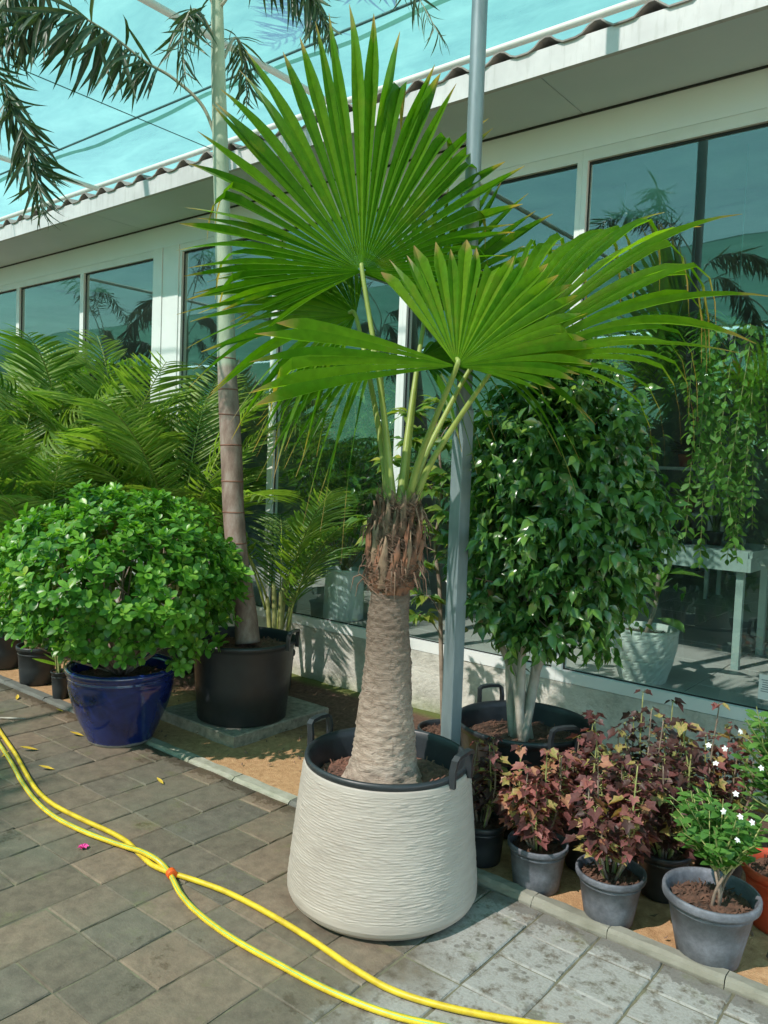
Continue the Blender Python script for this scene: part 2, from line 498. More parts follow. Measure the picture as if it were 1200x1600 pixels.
def m_tall_trunk():
    t = NT('tall_palm_bark'); v = t.coord('Object', (1, 1, 0.35)); n1 = t.noise(v, 16, 6, 0.7); n2 = t.noise(v, 50, 4, 0.7)
    b = t.ramp(n1, [(0.25, (0.13, 0.075, 0.06)), (0.5, (0.27, 0.19, 0.155)), (0.75, (0.42, 0.35, 0.31))])
    gr = t.ramp(n1, [(0.3, (0.30, 0.36, 0.25)), (0.7, (0.44, 0.50, 0.38))])
    col = t.mix(t.attr('tint'), b, gr)
    return t.done(t.pbsdf(col, 0.7, 0, t.bump(n2, 0.3, 0.006), 0.3))


M['tall_trunk'] = m_tall_trunk()
M['ring'] = mat_plain('leaf_scar', (0.16, 0.07, 0.05), (0.27, 0.13, 0.09), 20, 0.85, 0.3, 60)

M['fan'] = mat_leaf('fan_palm_leaf', [(0.0, (0.026, 0.098, 0.006)), (0.5, (0.068, 0.190, 0.007)), (1.0, (0.150, 0.280, 0.014))], 0.46, 0.42,
                    (1.0, 1.0, 0.18), 0.28, tip=(0.875, 0.975, (0.40, 0.27, 0.12)))
M['petiole'] = mat_plain('petiole', (0.20, 0.26, 0.05), (0.32, 0.38, 0.09), 9, 0.45, 0.1)
M['areca'] = mat_leaf('areca_leaf', [(0.0, (0.034, 0.090, 0.016)), (0.5, (0.092, 0.190, 0.028)), (1.0, (0.22, 0.32, 0.065))], 0.42, 0.38)
M['tallfrond'] = mat_leaf('tall_palm_leaflet', [(0.0, (0.024, 0.050, 0.028)), (0.6, (0.055, 0.095, 0.050)), (1.0, (0.15, 0.18, 0.10))], 0.42, 0.22)
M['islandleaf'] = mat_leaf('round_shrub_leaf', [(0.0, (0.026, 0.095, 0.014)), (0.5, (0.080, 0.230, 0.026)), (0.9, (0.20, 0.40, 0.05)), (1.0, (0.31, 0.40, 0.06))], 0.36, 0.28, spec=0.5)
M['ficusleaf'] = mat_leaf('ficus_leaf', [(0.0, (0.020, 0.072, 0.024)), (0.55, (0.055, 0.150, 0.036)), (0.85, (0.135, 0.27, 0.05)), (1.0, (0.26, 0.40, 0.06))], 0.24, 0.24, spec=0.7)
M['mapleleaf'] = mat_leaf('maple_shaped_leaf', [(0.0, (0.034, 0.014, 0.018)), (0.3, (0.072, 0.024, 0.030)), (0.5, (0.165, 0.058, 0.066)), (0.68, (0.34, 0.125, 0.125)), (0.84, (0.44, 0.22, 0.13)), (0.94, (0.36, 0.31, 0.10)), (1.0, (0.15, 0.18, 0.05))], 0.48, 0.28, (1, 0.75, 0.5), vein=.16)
M['flowerleaf'] = mat_leaf('flower_shrub_leaf', [(0.0, (0.035, 0.115, 0.020)), (0.5, (0.080, 0.20, 0.040)), (1.0, (0.19, 0.34, 0.075))], 0.4, 0.3)
M['treeleaf'] = mat_leaf('young_tree_leaf', [(0.0, (0.04, 0.12, 0.02)), (0.6, (0.11, 0.22, 0.045)), (1.0, (0.36, 0.36, 0.05))], 0.45, 0.35)
M['fern'] = mat_leaf('fern_leaf', [(0.0, (0.07, 0.18, 0.03)), (1.0, (0.22, 0.42, 0.08))], 0.5, 0.35)
M['petal'] = mat_plain('white_petal', (0.78, 0.78, 0.76), (0.84, 0.84, 0.82), 8, 0.6, 0.05)
M['leaf_yellow'] = mat_plain('fallen_yellow_leaf', (0.55, 0.36, 0.03), (0.68, 0.48, 0.06), 40, 0.7, 0.2)
M['pink'] = mat_plain('pink_petal', (0.62, 0.03, 0.22), (0.75, 0.08, 0.34), 40, 0.6, 0.1)


def m_net(cover=0.76, name='green_shade_net', k=1.0):
    t = NT(name); v = t.world()
    n1 = t.noise(t.world((0.5, 1.4, 1)), 1.2, 5, 0.6, 0.8); n2 = t.noise(t.world((1, 2.2, 1)), 2.6, 5, 0.65, 1.2)
    col = t.ramp(n1, [(0.3, (0.09, 0.27, 0.20)), (0.5, (0.17, 0.38, 0.295)), (0.7, (0.30, 0.52, 0.42))])
    col = t.mix(0.3, col, t.ramp(n2, [(0.35, (0.09, 0.28, 0.20)), (0.65, (0.24, 0.48, 0.37))]))
    col = t.mix(1.0, col, (0.33 * k, 0.53 * k ** .4, 0.44 * k ** .5), 'MULTIPLY')
    d = t.n('BsdfDiffuse'); t.set(d.inputs[0], col)
    tl = t.n('BsdfTranslucent'); t.set(tl.inputs[0], col)
    a = t.n('MixShader'); a.inputs[0].default_value = 0.6
    t.t.links.new(d.outputs[0], a.inputs[1]); t.t.links.new(tl.outputs[0], a.inputs[2])
    tr = t.n('BsdfTransparent'); tr.inputs[0].default_value = (0.97, 1.0, 0.97, 1)
    b = t.n('MixShader'); b.inputs[0].default_value = cover
    t.t.links.new(tr.outputs[0], b.inputs[1]); t.t.links.new(a.outputs[0], b.inputs[2])
    return t.done(b.outputs[0])


M['net'] = m_net()
M['net_side'] = m_net(0.95, 'dense_side_net', 0.95)
M['pipe'] = mat_plain('white_pipe', (0.55, 0.56, 0.52), (0.68, 0.68, 0.64), 4, 0.5, 0.05)
M['wire'] = mat_plain('dark_wire', (0.03, 0.10, 0.10), (0.05, 0.14, 0.14), 4, 0.6, 0.05)
M['roof'] = mat_plain('fibre_cement', (0.22, 0.205, 0.19), (0.36, 0.34, 0.32), 6, 0.9, 0.4, 50)


def m_glass():
    t = NT('window_glass')
    v = t.world((1, 1, 1)); nrm = t.bump(t.noise(v, 1.1, 2), 0.05, 0.02)
    lw = t.n('LayerWeight'); t.set(lw.inputs['Normal'], nrm); fr5 = t.math('POWER', lw.outputs['Facing'], 5.0)   # Schlick, the same from both sides
    tr = t.n('BsdfTransparent'); tr.inputs[0].default_value = (0.88, 0.97, 0.94, 1)
    gl = t.n('BsdfGlossy'); gl.inputs['Roughness'].default_value = 0.012; gl.inputs[0].default_value = (0.70, 0.94, 0.86, 1)
    t.set(gl.inputs['Normal'], nrm)
    dust = t.n('BsdfDiffuse'); dust.inputs[0].default_value = (0.5, 0.52, 0.5, 1)
    mx = t.n('MixShader'); t.set(mx.inputs[0], t.math('MULTIPLY_ADD', fr5, 0.80, 0.18))     # solar-control coating
    t.t.links.new(tr.outputs[0], mx.inputs[1]); t.t.links.new(gl.outputs[0], mx.inputs[2])
    m2 = t.n('MixShader'); t.set(m2.inputs[0], t.math('MULTIPLY', t.noise(v, 2.5, 4), 0.010))
    t.t.links.new(mx.outputs[0], m2.inputs[1]); t.t.links.new(dust.outputs[0], m2.inputs[2])
    return t.done(m2.outputs[0])


M['glass'] = m_glass()
M['rubber'] = mat_plain('black_gasket', (0.012, 0.014, 0.014), (0.02, 0.022, 0.022), 8, 0.6, 0.05)
M['in_floor'] = mat_plain('indoor_tile', (0.42, 0.42, 0.40), (0.52, 0.51, 0.49), 3, 0.5, 0.05)
M['in_wall'] = mat_plain('indoor_wall', (0.09, 0.12, 0.12), (0.13, 0.16, 0.16), 2, 0.8, 0.05)
M['mint'] = mat_plain('pale_mint_paint', (0.30, 0.40, 0.375), (0.37, 0.46, 0.43), 3, 0.5, 0.05)
M['pot_stone'] = mat_plain('grey_green_stone', (0.42, 0.48, 0.45), (0.58, 0.62, 0.58), 8, 0.8, 0.3, 60)
M['pot_pale'] = mat_plain('pale_blue_ceramic', (0.66, 0.76, 0.80), (0.74, 0.82, 0.85), 5, 0.4, 0.05)
M['terracotta'] = mat_plain('terracotta', (0.16, 0.05, 0.03), (0.24, 0.09, 0.05), 8, 0.8, 0.2)
M['paper'] = mat_plain('white_paper', (0.78, 0.78, 0.78), (0.82, 0.82, 0.82), 8, 0.7, 0.03)
M['ink'] = mat_plain('grey_ink', (0.22, 0.22, 0.24), (0.30, 0.30, 0.32), 8, 0.7, 0.03)
M['wood'] = mat_plain('brown_timber', (0.20, 0.12, 0.07), (0.30, 0.19, 0.11), 12, 0.7, 0.2)
M['slab'] = mat_plain('rough_slab', (0.16, 0.15, 0.13), (0.36, 0.33, 0.28), 30, 0.9, 0.8, 90)
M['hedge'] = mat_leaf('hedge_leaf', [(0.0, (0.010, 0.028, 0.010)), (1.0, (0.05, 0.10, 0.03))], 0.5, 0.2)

# ================================================================== SETTING
YW = 3.862          # face of the low wall
Y_KERB = 2.395      # inner edge of the kerb

# ---- ground
V, Fc = [], []
gx = [-300, -60, -20, -14, 8, 30, 300]
gy = [-300, -60, -20, 12, 60, 300]
for y in gy:
    for x in gx: V.append((x, y, -0.03))
nx = len(gx)
for j in range(len(gy) - 1):
    for i in range(nx - 1): Fc.append((j * nx + i, j * nx + i + 1, (j + 1) * nx + i + 1, (j + 1) * nx + i))
tag(wadd('ground', V, Fc, M['sand']), kind='structure')

# ---- sand bed between kerb and building
xs = np.linspace(-12, 3, 240); ys = np.linspace(2.44, 3.90, 40)
X, Y = np.meshgrid(xs, ys)
Z = 0.006 * np.sin(X * 5.1 + 1.3 * np.sin(Y * 4)) * np.sin(Y * 7.3 + X) + 0.003 * np.sin(X * 23 + Y * 5) * np.sin(Y * 31 - X * 3) - 0.004
Z += 0.02 * np.clip((Y - 3.4) / 0.45, 0, 1) ** 2
n0, n1_ = X.shape
idx = np.arange(n0 * n1_).reshape(n0, n1_)
Fq = np.stack([idx[:-1, :-1], idx[:-1, 1:], idx[1:, 1:], idx[1:, :-1]], -1).reshape(-1, 4)
tag(wadd('sand_bed', np.stack([X, Y, Z], -1).reshape(-1, 3), Fq, M['sand'], smooth=True), kind='structure')
bits = MB()
for _ in range(420):
    x = random.uniform(-4.5, -0.3); y = random.uniform(2.5, 3.8); s = random.uniform(0.003, 0.009)
    a = random.uniform(0, 3.14); c, s_ = math.cos(a) * s * 2, math.sin(a) * s * 2
    bits.extend([(x - c, y - s_, 0.004), (x + s_ * .5, y - c * .5, 0.006), (x + c, y + s_, 0.008 + s), (x - s_ * .5, y + c * .5, 0.005)], [(0, 1, 2, 3), (3, 2, 1, 0)][:1])
tag(bits.build('leaf_litter', M['fibre']), 'tiny dry leaf crumbs scattered over the sand bed', 'litter', kind='stuff')

# ---- pavement of running-bond pavers
pav = wadd('pavement', *box(-14, 6, -14, Y_KERB, -0.028, -0.0055), M['joint']); tag(pav, kind='structure')
PX0, PP, PL = -0.5615, 0.2032, 0.395
GAP = 0.006


def paver_mesh(seed, w_, l_):
    rr = random.Random(seed)
    hx, hy = w_ / 2 - GAP / 2, l_ / 2 - GAP / 2
    j = lambda: rr.uniform(-0.0022, 0.0022)
    def ringpts(ins, z, k=4):
        cs = [(-hx + ins, -hy + ins), (hx - ins, -hy + ins), (hx - ins, hy - ins), (-hx + ins, hy - ins)]
        P = []
        for a in range(4):
            b = (a + 1) % 4; n_ = k if a % 2 else 2
            for q in range(n_):
                t_ = q / n_
                P.append((cs[a][0] * (1 - t_) + cs[b][0] * t_ + j(), cs[a][1] * (1 - t_) + cs[b][1] * t_ + j(), z + j() * 0.3))
        return P
    a = ringpts(0, -0.028); b = ringpts(0.0, -0.004); c = ringpts(0.004, 0.0)
    n_ = len(a); V = a + b + c; Fc = []
    for o_ in (0, n_):
        for i in range(n_): k = (i + 1) % n_; Fc.append((o_ + i, o_ + k, o_ + n_ + k, o_ + n_ + i))
    Fc.append(tuple(2 * n_ + i for i in range(n_)))
    return V, Fc


cells = []
for k in range(-14, 46):
    xc = PX0 - (k + 0.5) * PP
    y0 = 1.494 if k % 2 else 1.299
    edges = [y0 + PL * n_ for n_ in range(-14, 4)]
    edges = [e for e in edges if e < Y_KERB - 0.03] + [Y_KERB]
    for a, b in zip(edges[:-1], edges[1:]):
        dx = random.uniform(-.001, .001)
        if b - a > .3 and random.random() < .42:          # laid as two halves with a tight joint
            m_ = (a + b) / 2; cells.append((xc + dx, (a + m_ + .0032) / 2, m_ + .0032 - a)); cells.append((xc - dx, (m_ - .0008 + b) / 2, b - m_ + .0008))
        else: cells.append((xc + dx, (a + b) / 2, b - a))
def in_view(c):
    x, y, l_ = c; d = np.array([x, y, 0]) - CAM; z = d @ CF
    if z < 0.5: return False
    u = 600 + F_PX * (d @ CR) / z; v = 800 + F_PX * (d @ CD) / z
    return -90 < u < 1290 and v < 1720
vis = sorted([c for c in cells if in_view(c)], key=lambda c: math.hypot(c[0], c[1]))
near = set(vis[:300])
variants = {}
stuff = MB()
po = np.array(pav.location)
for c in cells:
    if c in near:
        key = (round(c[2], 3), random.randrange(5))
        if key not in variants:
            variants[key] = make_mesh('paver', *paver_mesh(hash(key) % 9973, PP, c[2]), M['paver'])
        o = bpy.data.objects.new('paver', variants[key]); COL.objects.link(o); o.parent = pav
        o.location = (c[0] - po[0], c[1] - po[1], random.uniform(-0.0025, 0.0012) - po[2])
        o.rotation_euler = (random.gauss(0, 0.006), random.gauss(0, 0.006), random.gauss(0, 0.005))
    elif -9.5 < c[0] < 2.5 and c[1] > -5:
        V, Fc = paver_mesh(random.randrange(9999), PP, c[2])
        stuff.extend([(x + c[0], y + c[1], z - 0.001) for x, y, z in V], Fc)
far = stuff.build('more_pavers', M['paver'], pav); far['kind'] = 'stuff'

# ---- kerb: rounded stones on the right, flat edging on the left
kerb = empty('kerb', (-1.5, 2.44, 0)); tag(kerb, kind='structure')
def kerb_stone(x0, x1, top, wd, mat, name='kerb_stone'):
    prof = [(0, -0.03), (0, top - 0.022), (0.006, top - 0.008), (0.018, top), (wd - 0.018, top), (wd - 0.004, top - 0.012), (wd, -0.03)]
    V = []; Fc = []; n_ = 9; L = len(prof)
    for i in range(n_):
        x = x0 + (x1 - x0) * i / (n_ - 1)
        for (dy, z) in prof: V.append((x + random.uniform(-.001, .001), Y_KERB + 0.004 + dy + random.uniform(-.0025, .0025), z + random.uniform(-.002, .002)))
    for i in range(n_ - 1):
        for q in range(L - 1): Fc.append((i * L + q, (i + 1) * L + q, (i + 1) * L + q + 1, i * L + q + 1))
    Fc.append(tuple(range(L))); Fc.append(tuple(reversed([(n_ - 1) * L + q for q in range(L)])))
    wadd(name, V, Fc, mat, kerb, smooth=False)
xk = -1.55
for ln in (0.33, 0.27, 0.36, 0.33, 0.55, 0.5, 0.5, 0.5):
    kerb_stone(xk, xk + ln - 0.003, 0.024, 0.07, M['kerb']); xk += ln
xk = -1.556
for ln, mt in ((0.45, 'kerb_dark'), (0.40, 'kerb_dark'), (0.37, 'kerb_pale'), (0.33, 'kerb_pale'), (0.4, 'kerb_pale'), (0.5, 'kerb_dark'), (0.5, 'kerb_dark'), (0.5, 'kerb_dark'), (0.5, 'kerb_dark'), (0.5, 'kerb_dark'), (0.5, 'kerb_dark')):
    kerb_stone(xk - ln + 0.006, xk, 0.006, 0.085, M[mt], 'edging_stone'); xk -= ln

# ---- building with the glazed front
bld = empty('garden_shop', (-3.5, YW, 0))
tag(bld, 'long white single-storey shop building with a glazed front and corrugated roof', 'building')
BX0, BX1 = -15.0, 2.6
# low wall, uneven plaster
xs = np.linspace(BX0, BX1, 300); zs = np.linspace(-0.03, 0.366, 14)
V = []
for z in zs:
    for x in xs: V.append((x, YW + 0.004 * math.sin(x * 9 + z * 13) * math.sin(z * 17 + x * 2) + random.uniform(-.0015, .0015), z))
L = len(xs); Fc = [(j * L + i, j * L + i + 1, (j + 1) * L + i + 1, (j + 1) * L + i) for j in range(len(zs) - 1) for i in range(L - 1)]
b = len(V)
V += [(BX0, YW + 0.16, 0.366), (BX1, YW + 0.16, 0.366)]
Fc.append(tuple((len(zs) - 1) * L + i for i in range(L)) + (b + 1, b))
wadd('low_wall', V, Fc, M['plaster'], bld, smooth=False)
# wall band above the windows
MB().box(BX0, BX1, YW + 0.004, YW + 0.12, 3.134, 3.42).build('wall_band', M['band'], bld)
# soffit panels
xj = [BX0, -13.4, -9.57, -5.735, -1.90, 1.93, BX1]
for a, b in zip(xj[:-1], xj[1:]):
    MB().box(a + 0.003, b - 0.003, 3.393, YW + 0.002, 3.316, 3.328).build('soffit_panel', M['soffit'], bld)
MB().box(BX0, BX1, YW - 0.006, YW + 0.003, 3.306, 3.3155).build('dark_bead', M['rubber'], bld)  # thin dark strip where the soffit meets the wall
# fascia
xf = [BX0, -11.0, -7.4, -3.75, -0.1, BX1]
for a, b in zip(xf[:-1], xf[1:]):
    MB().box(a + 0.0015, b - 0.0015, 3.363, 3.391, 3.308, 3.424).build('fascia_board', M['fascia'], bld)
# corrugated roof
xr = np.arange(BX0, BX1, 0.03); yr = np.linspace(3.350, 10.5, 8)
V = []
for y in yr:
    for x in xr:
        ph = ((x + 4.43) / 0.245) % 1.0
        hgt = max(0.0, 1 - abs(ph - 0.5) * 2 / 0.62)
        V.append((x, y, 3.431 + 0.046 * min(1, hgt * 1.35) + (y - 3.4) * 0.11))
L = len(xr); Fc = [(j * L + i, j * L + i + 1, (j + 1) * L + i + 1, (j + 1) * L + i) for j in range(len(yr) - 1) for i in range(L - 1)]
rf = wadd('roof', V, Fc, M['roof'], bld)
sm = rf.modifiers.new('thick', 'SOLIDIFY'); sm.thickness = 0.007
# windows: one frame and pane for each bay
bays = [(-12.46, -11.32), (-11.32, -10.18), (-10.18, -9.0), (-9.0, -7.836), (-7.836, -6.67), (-6.67, -5.575), (-5.257, -4.165), (-4.165, -3.03), (-3.03, -1.893), (-1.893, -0.755), (-0.755, 0.383), (0.383, 1.52)]
for a, b in bays:
    fr = MB(); hw = 0.029
    ya, yb = YW + 0.006, YW + 0.066
    fr.box(a + 0.0005, a + hw, ya, yb, 0.43, 3.075); fr.box(b - hw, b - 0.0005, ya, yb, 0.43, 3.075)
    fr.box(a + 0.0005, b - 0.0005, ya - 0.008, yb, 0.369, 0.43); fr.box(a + 0.0005, b - 0.0005, ya, yb, 3.075, 3.133)
    wn = fr.build('window', M['white'], bld)
    ps = MB().box(a + hw, b - hw, YW + 0.034, YW + 0.040, 0.43, 3.075)
    wadd('pane', ps.V, [ps.F[2]], M['glass'], wn)
    gk = MB()
    for (x0, x1, z0, z1) in ((a + hw, a + hw + .007, .43, 3.075), (b - hw - .007, b - hw, .43, 3.075), (a + hw + .007, b - hw - .007, 3.063, 3.075), (a + hw + .007, b - hw - .007, .43, .437)):
        gk.box(x0, x1, YW + 0.026, YW + 0.0335, z0, z1)
    gk.build('gasket', M['rubber'], wn)
for x0, x1 in ((-5.575, -5.257), (-12.78, -12.46), (1.52, 1.84)):
    cl = MB()
    cl.box(x0 + 0.001, x0 + 0.115, YW - 0.012, YW + 0.09, 0.369, 3.133); cl.box(x0 + 0.119, x1 - 0.001, YW - 0.004, YW + 0.09, 0.369, 3.133)
    cl.build('column', M['white'], bld)
# inside: floor, back wall, ceiling
FZ = 0.30
MB().box(BX0, BX1, YW + 0.16, 10.4, -0.02, FZ - 0.006).build('floor_bed', M['joint'], bld)
tile_me = make_mesh('floor_tile', *box(-0.297, 0.297, -0.297, 0.297, -0.006, 0, 0.002), M['in_floor'])
bo = np.array(bld.location)
rest = MB(); k = 0
for i in range(-22, 5):
    for j in range(0, 11):
        cx, cy = i * 0.6 + 0.1, YW + 0.49 + j * 0.6
        if -9 < cx < 1.2 and cy < 8:
            o = bpy.data.objects.new('floor_tile', tile_me); COL.objects.link(o); o.parent = bld
            o.location = (cx - bo[0], cy - bo[1], FZ + random.uniform(-.0008, .0008) - bo[2])
        else: rest.box(cx - .297, cx + .297, cy - .297, cy + .297, FZ - .006, FZ)
rs = rest.build('more_floor_tiles', M['in_floor'], bld); rs['kind'] = 'stuff'
MB().box(BX0, BX1, 10.3, 10.4, FZ, 3.4).build('back_wall', M['in_wall'], bld)
MB().box(BX0, BX0 + 0.1, YW + 0.13, 10.29, FZ, 3.4).build('side_wall', M['in_wall'], bld)
MB().box(BX1 - 0.1, BX1, YW + 0.13, 10.29, FZ, 3.4).build('side_wall', M['in_wall'], bld)
MB().box(BX0, BX1, YW + 0.13, 10.29, 3.18, 3.25).build('ceiling', M['in_wall'], bld)

# ---- shade net on its pipe frame
NZ = 5.0
net = empty('shade_net', (-4, 3, 0)); tag(net, 'green shade netting stretched over a frame of white pipes above the yard', 'shade net')
def net_sheet(x0, x1, y0, y1, nx_, ny_, amp=0.05):
    xs = np.linspace(x0, x1, nx_); ys = np.linspace(y0, y1, ny_); X, Y = np.meshgrid(xs, ys)
    Z = NZ + amp * (np.sin(X * 1.7 + 0.6 * np.sin(Y * 1.1)) * 0.5 + np.sin(Y * 2.9 + X * 0.4) * 0.3 + 0.2 * np.sin(X * 5 + Y * 3)) - 0.05
    idx = np.arange(X.size).reshape(X.shape)
    Fq = np.stack([idx[:-1, :-1], idx[:-1, 1:], idx[1:, 1:], idx[1:, :-1]], -1).reshape(-1, 4)
    return np.stack([X, Y, Z], -1).reshape(-1, 3), Fq
pipeY = on_z(400, 202, 4.93)[1]
wadd('net_panel', *net_sheet(-27, 8, -4.4, 5.0, 130, 60), M['net'], net, smooth=True)
wadd('net_panel', *net_sheet(-27, 8, -11.4, -4.36, 130, 40), M['net_side'], net, smooth=True)  # unseen far roof panel, made denser so the windows reflect teal
wadd('net_panel', *net_sheet(-27, 8, 4.94, 12, 130, 40), M['net'], net, smooth=True)
def pipe(name, a, b, r, mat, n_=10):
    P = [np.array(a) * (1 - t_) + np.array(b) * t_ for t_ in np.linspace(0, 1, 3)]
    V, Fc = tube(P, r, n_); return wadd(name, V, Fc, mat, net, smooth=True)
pipe('pipe', (-22, pipeY, 4.90), (8, pipeY, 4.90), 0.03, M['pipe'])
for (px, py) in ((530, 165), (175, 300)):
    xr_ = on_z(px, py, 4.86)[0]; pipe('pipe', (xr_, -10.8, 4.84), (xr_, pipeY + .3, 4.84), 0.03, M['pipe'])
pipe('pipe', (-14.3, -10.8, 4.84), (-14.3, 8, 4.84), 0.03, M['pipe'])
pipe('pipe', (-0.6, -10.8, 4.84), (-0.6, 8, 4.84), 0.03, M['pipe'])
pipe('pipe', (-22, -10.9, 4.90), (8, -10.9, 4.90), 0.03, M['pipe'])
ys_ = on_z(330, 135, 4.90)[1]; pipe('cable', (-22, ys_, 4.90), (8, ys_, 4.90), 0.011, M['wire'], 6)
pipe('cable', (-22, 1.6, 4.90), (8, 1.6, 4.90), 0.008, M['wire'], 6)
xw = on_z(200, 175, 4.90)[0]; pipe('cable', (xw, -10, 4.88), (xw, 9, 4.88), 0.005, M['wire'], 6)
# far side curtain of the same net, its pipes
A_, B_ = net_sheet(-30, 12, 0.9, 4.93, 110, 24)
wadd('net_curtain', np.stack([A_[:, 0], -11.45 + (A_[:, 2] - NZ) * 2.0, A_[:, 1]], -1), B_, M['net_side'], net, smooth=True)
A_, B_ = net_sheet(-11.4, 6.0, 0.9, 4.93, 60, 24)
wadd('net_curtain', np.stack([-26.9 + (A_[:, 2] - NZ) * 2.0, A_[:, 0], A_[:, 1]], -1), B_, M['net_side'], net, smooth=True)
for x in (-22, -14.3, -7.5, -0.6, 6):
    pipe('support_post', (x, -11.0, 0), (x, -11.0, 4.85), 0.05, M['galv'])
pipe('support_post', (3.2, -1.2, 0), (3.2, -1.2, 4.9), 0.045, M['galv'])

# ---- the galvanised post by the fan palm
PYY = 2.6
p_top = on_y(738, 300, PYY); p_bot = on_y(706, 1100, PYY)
px_, py_ = p_bot[0], PYY
post = empty('support_post', (px_, py_, 0)); tag(post, 'tall grey galvanised steel post standing behind the beige planter', 'post')
ax_ = (p_top - p_bot) / (p_top[2] - p_bot[2])
def post_at(z): q = p_bot + ax_ * (z - p_bot[2]); return np.array([q[0], q[1], z])
hw = 0.031; V = []; Fc = []
zz = [-0.02, 0.7, 1.4, 1.70, 1.715]
for i, z in enumerate(zz):
    c = post_at(z); h_ = hw if i < 4 else hw * 0.8
    for sx, sy in ((-1, -.9), (-.9, -1), (.9, -1), (1, -.9), (1, .9), (.9, 1), (-.9, 1), (-1, .9)):
        q = np.array([sx * h_, sy * h_ * 0.9]); a = R(-14); q = (q[0] * math.cos(a) - q[1] * math.sin(a), q[0] * math.sin(a) + q[1] * math.cos(a))
        V.append((c[0] + q[0], c[1] + q[1], z))
for k in range(len(zz) - 1):
    for i in range(8): j = (i + 1) % 8; Fc.append((k * 8 + i, k * 8 + j, k * 8 + 8 + j, k * 8 + 8 + i))
Fc.append(tuple(len(V) - 8 + i for i in range(8)))
wadd('square_sleeve', V, Fc, M['galv'], post)
V, Fc = tube([post_at(z) for z in (1.6, 2.4, 3.2, 4.0, 4.92)], 0.030, 20); wadd('round_pipe', V, Fc, M['galv'], post, smooth=True)
V, Fc = box(px_ - .09, px_ + .09, py_ - .08, py_ + .03, 0.0, 0.012); wadd('base_plate', V, Fc, M['galv'], post)
# ================================================================== PLANT TOOLKIT
def leaf_tpl(ws, fold=0.2, droop=0.2, wid=0.5):
    """leaf along +Y, unit length; ws = relative half widths along the blade"""
    n_ = len(ws); V = []; T = []; al = []
    for i, w_ in enumerate(ws):
        t_ = i / (n_ - 1); z = -droop * t_ * t_
        V += [(-w_ * wid, t_, z + fold * w_ * wid), (0, t_, z), (w_ * wid, t_, z + fold * w_ * wid)]; al += [t_] * 3
    for i in range(n_ - 1):
        a = i * 3
        T += [(a, a + 1, a + 4), (a, a + 4, a + 3), (a + 1, a + 2, a + 5), (a + 1, a + 5, a + 4)]
    return np.array(V), np.array(T), np.array(al)


def maple_tpl(seed):
    rr = random.Random(seed)
    out_ = [(-150, .40), (-112, .64), (-88, .55), (-58, .84), (-30, .64), (0, 1.0), (30, .64), (58, .84), (88, .55), (112, .64), (150, .40)]
    V = [(0, 0.30, -0.06)]; al = [0.3]
    for a, r_ in out_:
        r_ *= rr.uniform(.9, 1.1); x = math.sin(R(a)) * r_ * 0.62; y = 0.30 + math.cos(R(a)) * r_ * 0.70
        V.append((x, y, 0.32 * abs(x) - 0.34 * max(0, y - .3) ** 2 + rr.uniform(-.03, .03))); al.append(r_)
    T = [(0, i + 1, i) for i in range(1, 11)]
    return np.array(V), np.array(T), np.array(al)


TPL = {
    'round': leaf_tpl([0.04, 0.42, 0.80, 0.98, 0.86, 0.30], 0.25, 0.12, 0.30),
    'ficus': leaf_tpl([0.03, 0.70, 1.0, 0.85, 0.45, 0.10, 0.0], 0.35, 0.35, 0.24),
    'oval': leaf_tpl([0.05, 0.75, 1.0, 0.75, 0.05], 0.25, 0.2, 0.25),
    'strip': leaf_tpl([0.35, 0.9, 1.0, 0.7, 0.0], 0.5, 0.35, 0.05),
    'sword': leaf_tpl([0.6, 0.9, 1.0, 0.7, 0.0], 0.4, 0.05, 0.05),
    'petal': leaf_tpl([0.2, 0.9, 1.0, 0.3], 0.1, 0.25, 0.3),
    'maple': maple_tpl(1), 'maple2': maple_tpl(5),
}
UP = np.array([0, 0, 1.0])


def nrm(a): return a / (np.linalg.norm(a, axis=-1, keepdims=True) + 1e-9)


def axes(yd, nd):
    y = nrm(np.asarray(yd, float)); x = nrm(np.cross(y, np.asarray(nd, float))); z = np.cross(x, y)
    return x, y, z


def scatter_arrays(tpl, pos, yd, nd, size, tint, wscale=1.0):
    V0, T0, al = TPL[tpl]; N = len(pos)
    x, y, z = axes(yd, nd); s = np.asarray(size)[:, None, None]
    V = pos[:, None, :] + s * (V0[None, :, 0:1] * wscale * x[:, None, :] + V0[None, :, 1:2] * y[:, None, :] + V0[None, :, 2:3] * z[:, None, :])
    n_ = len(V0); T = T0[None] + (np.arange(N) * n_)[:, None, None]
    return V.reshape(-1, 3), T.reshape(-1, 3), np.repeat(tint, n_), np.tile(al, N)


_tm = {}
def tinted_leaf(tpl, mat, q):
    k = (tpl, mat.name, q)
    if k not in _tm:
        V0, T0, al = TPL[tpl]
        _tm[k] = make_mesh('leaf', V0, T0, mat, True, {'tint': np.full(len(V0), (q + 0.5) / 8), 'along': al})
    return _tm[k]


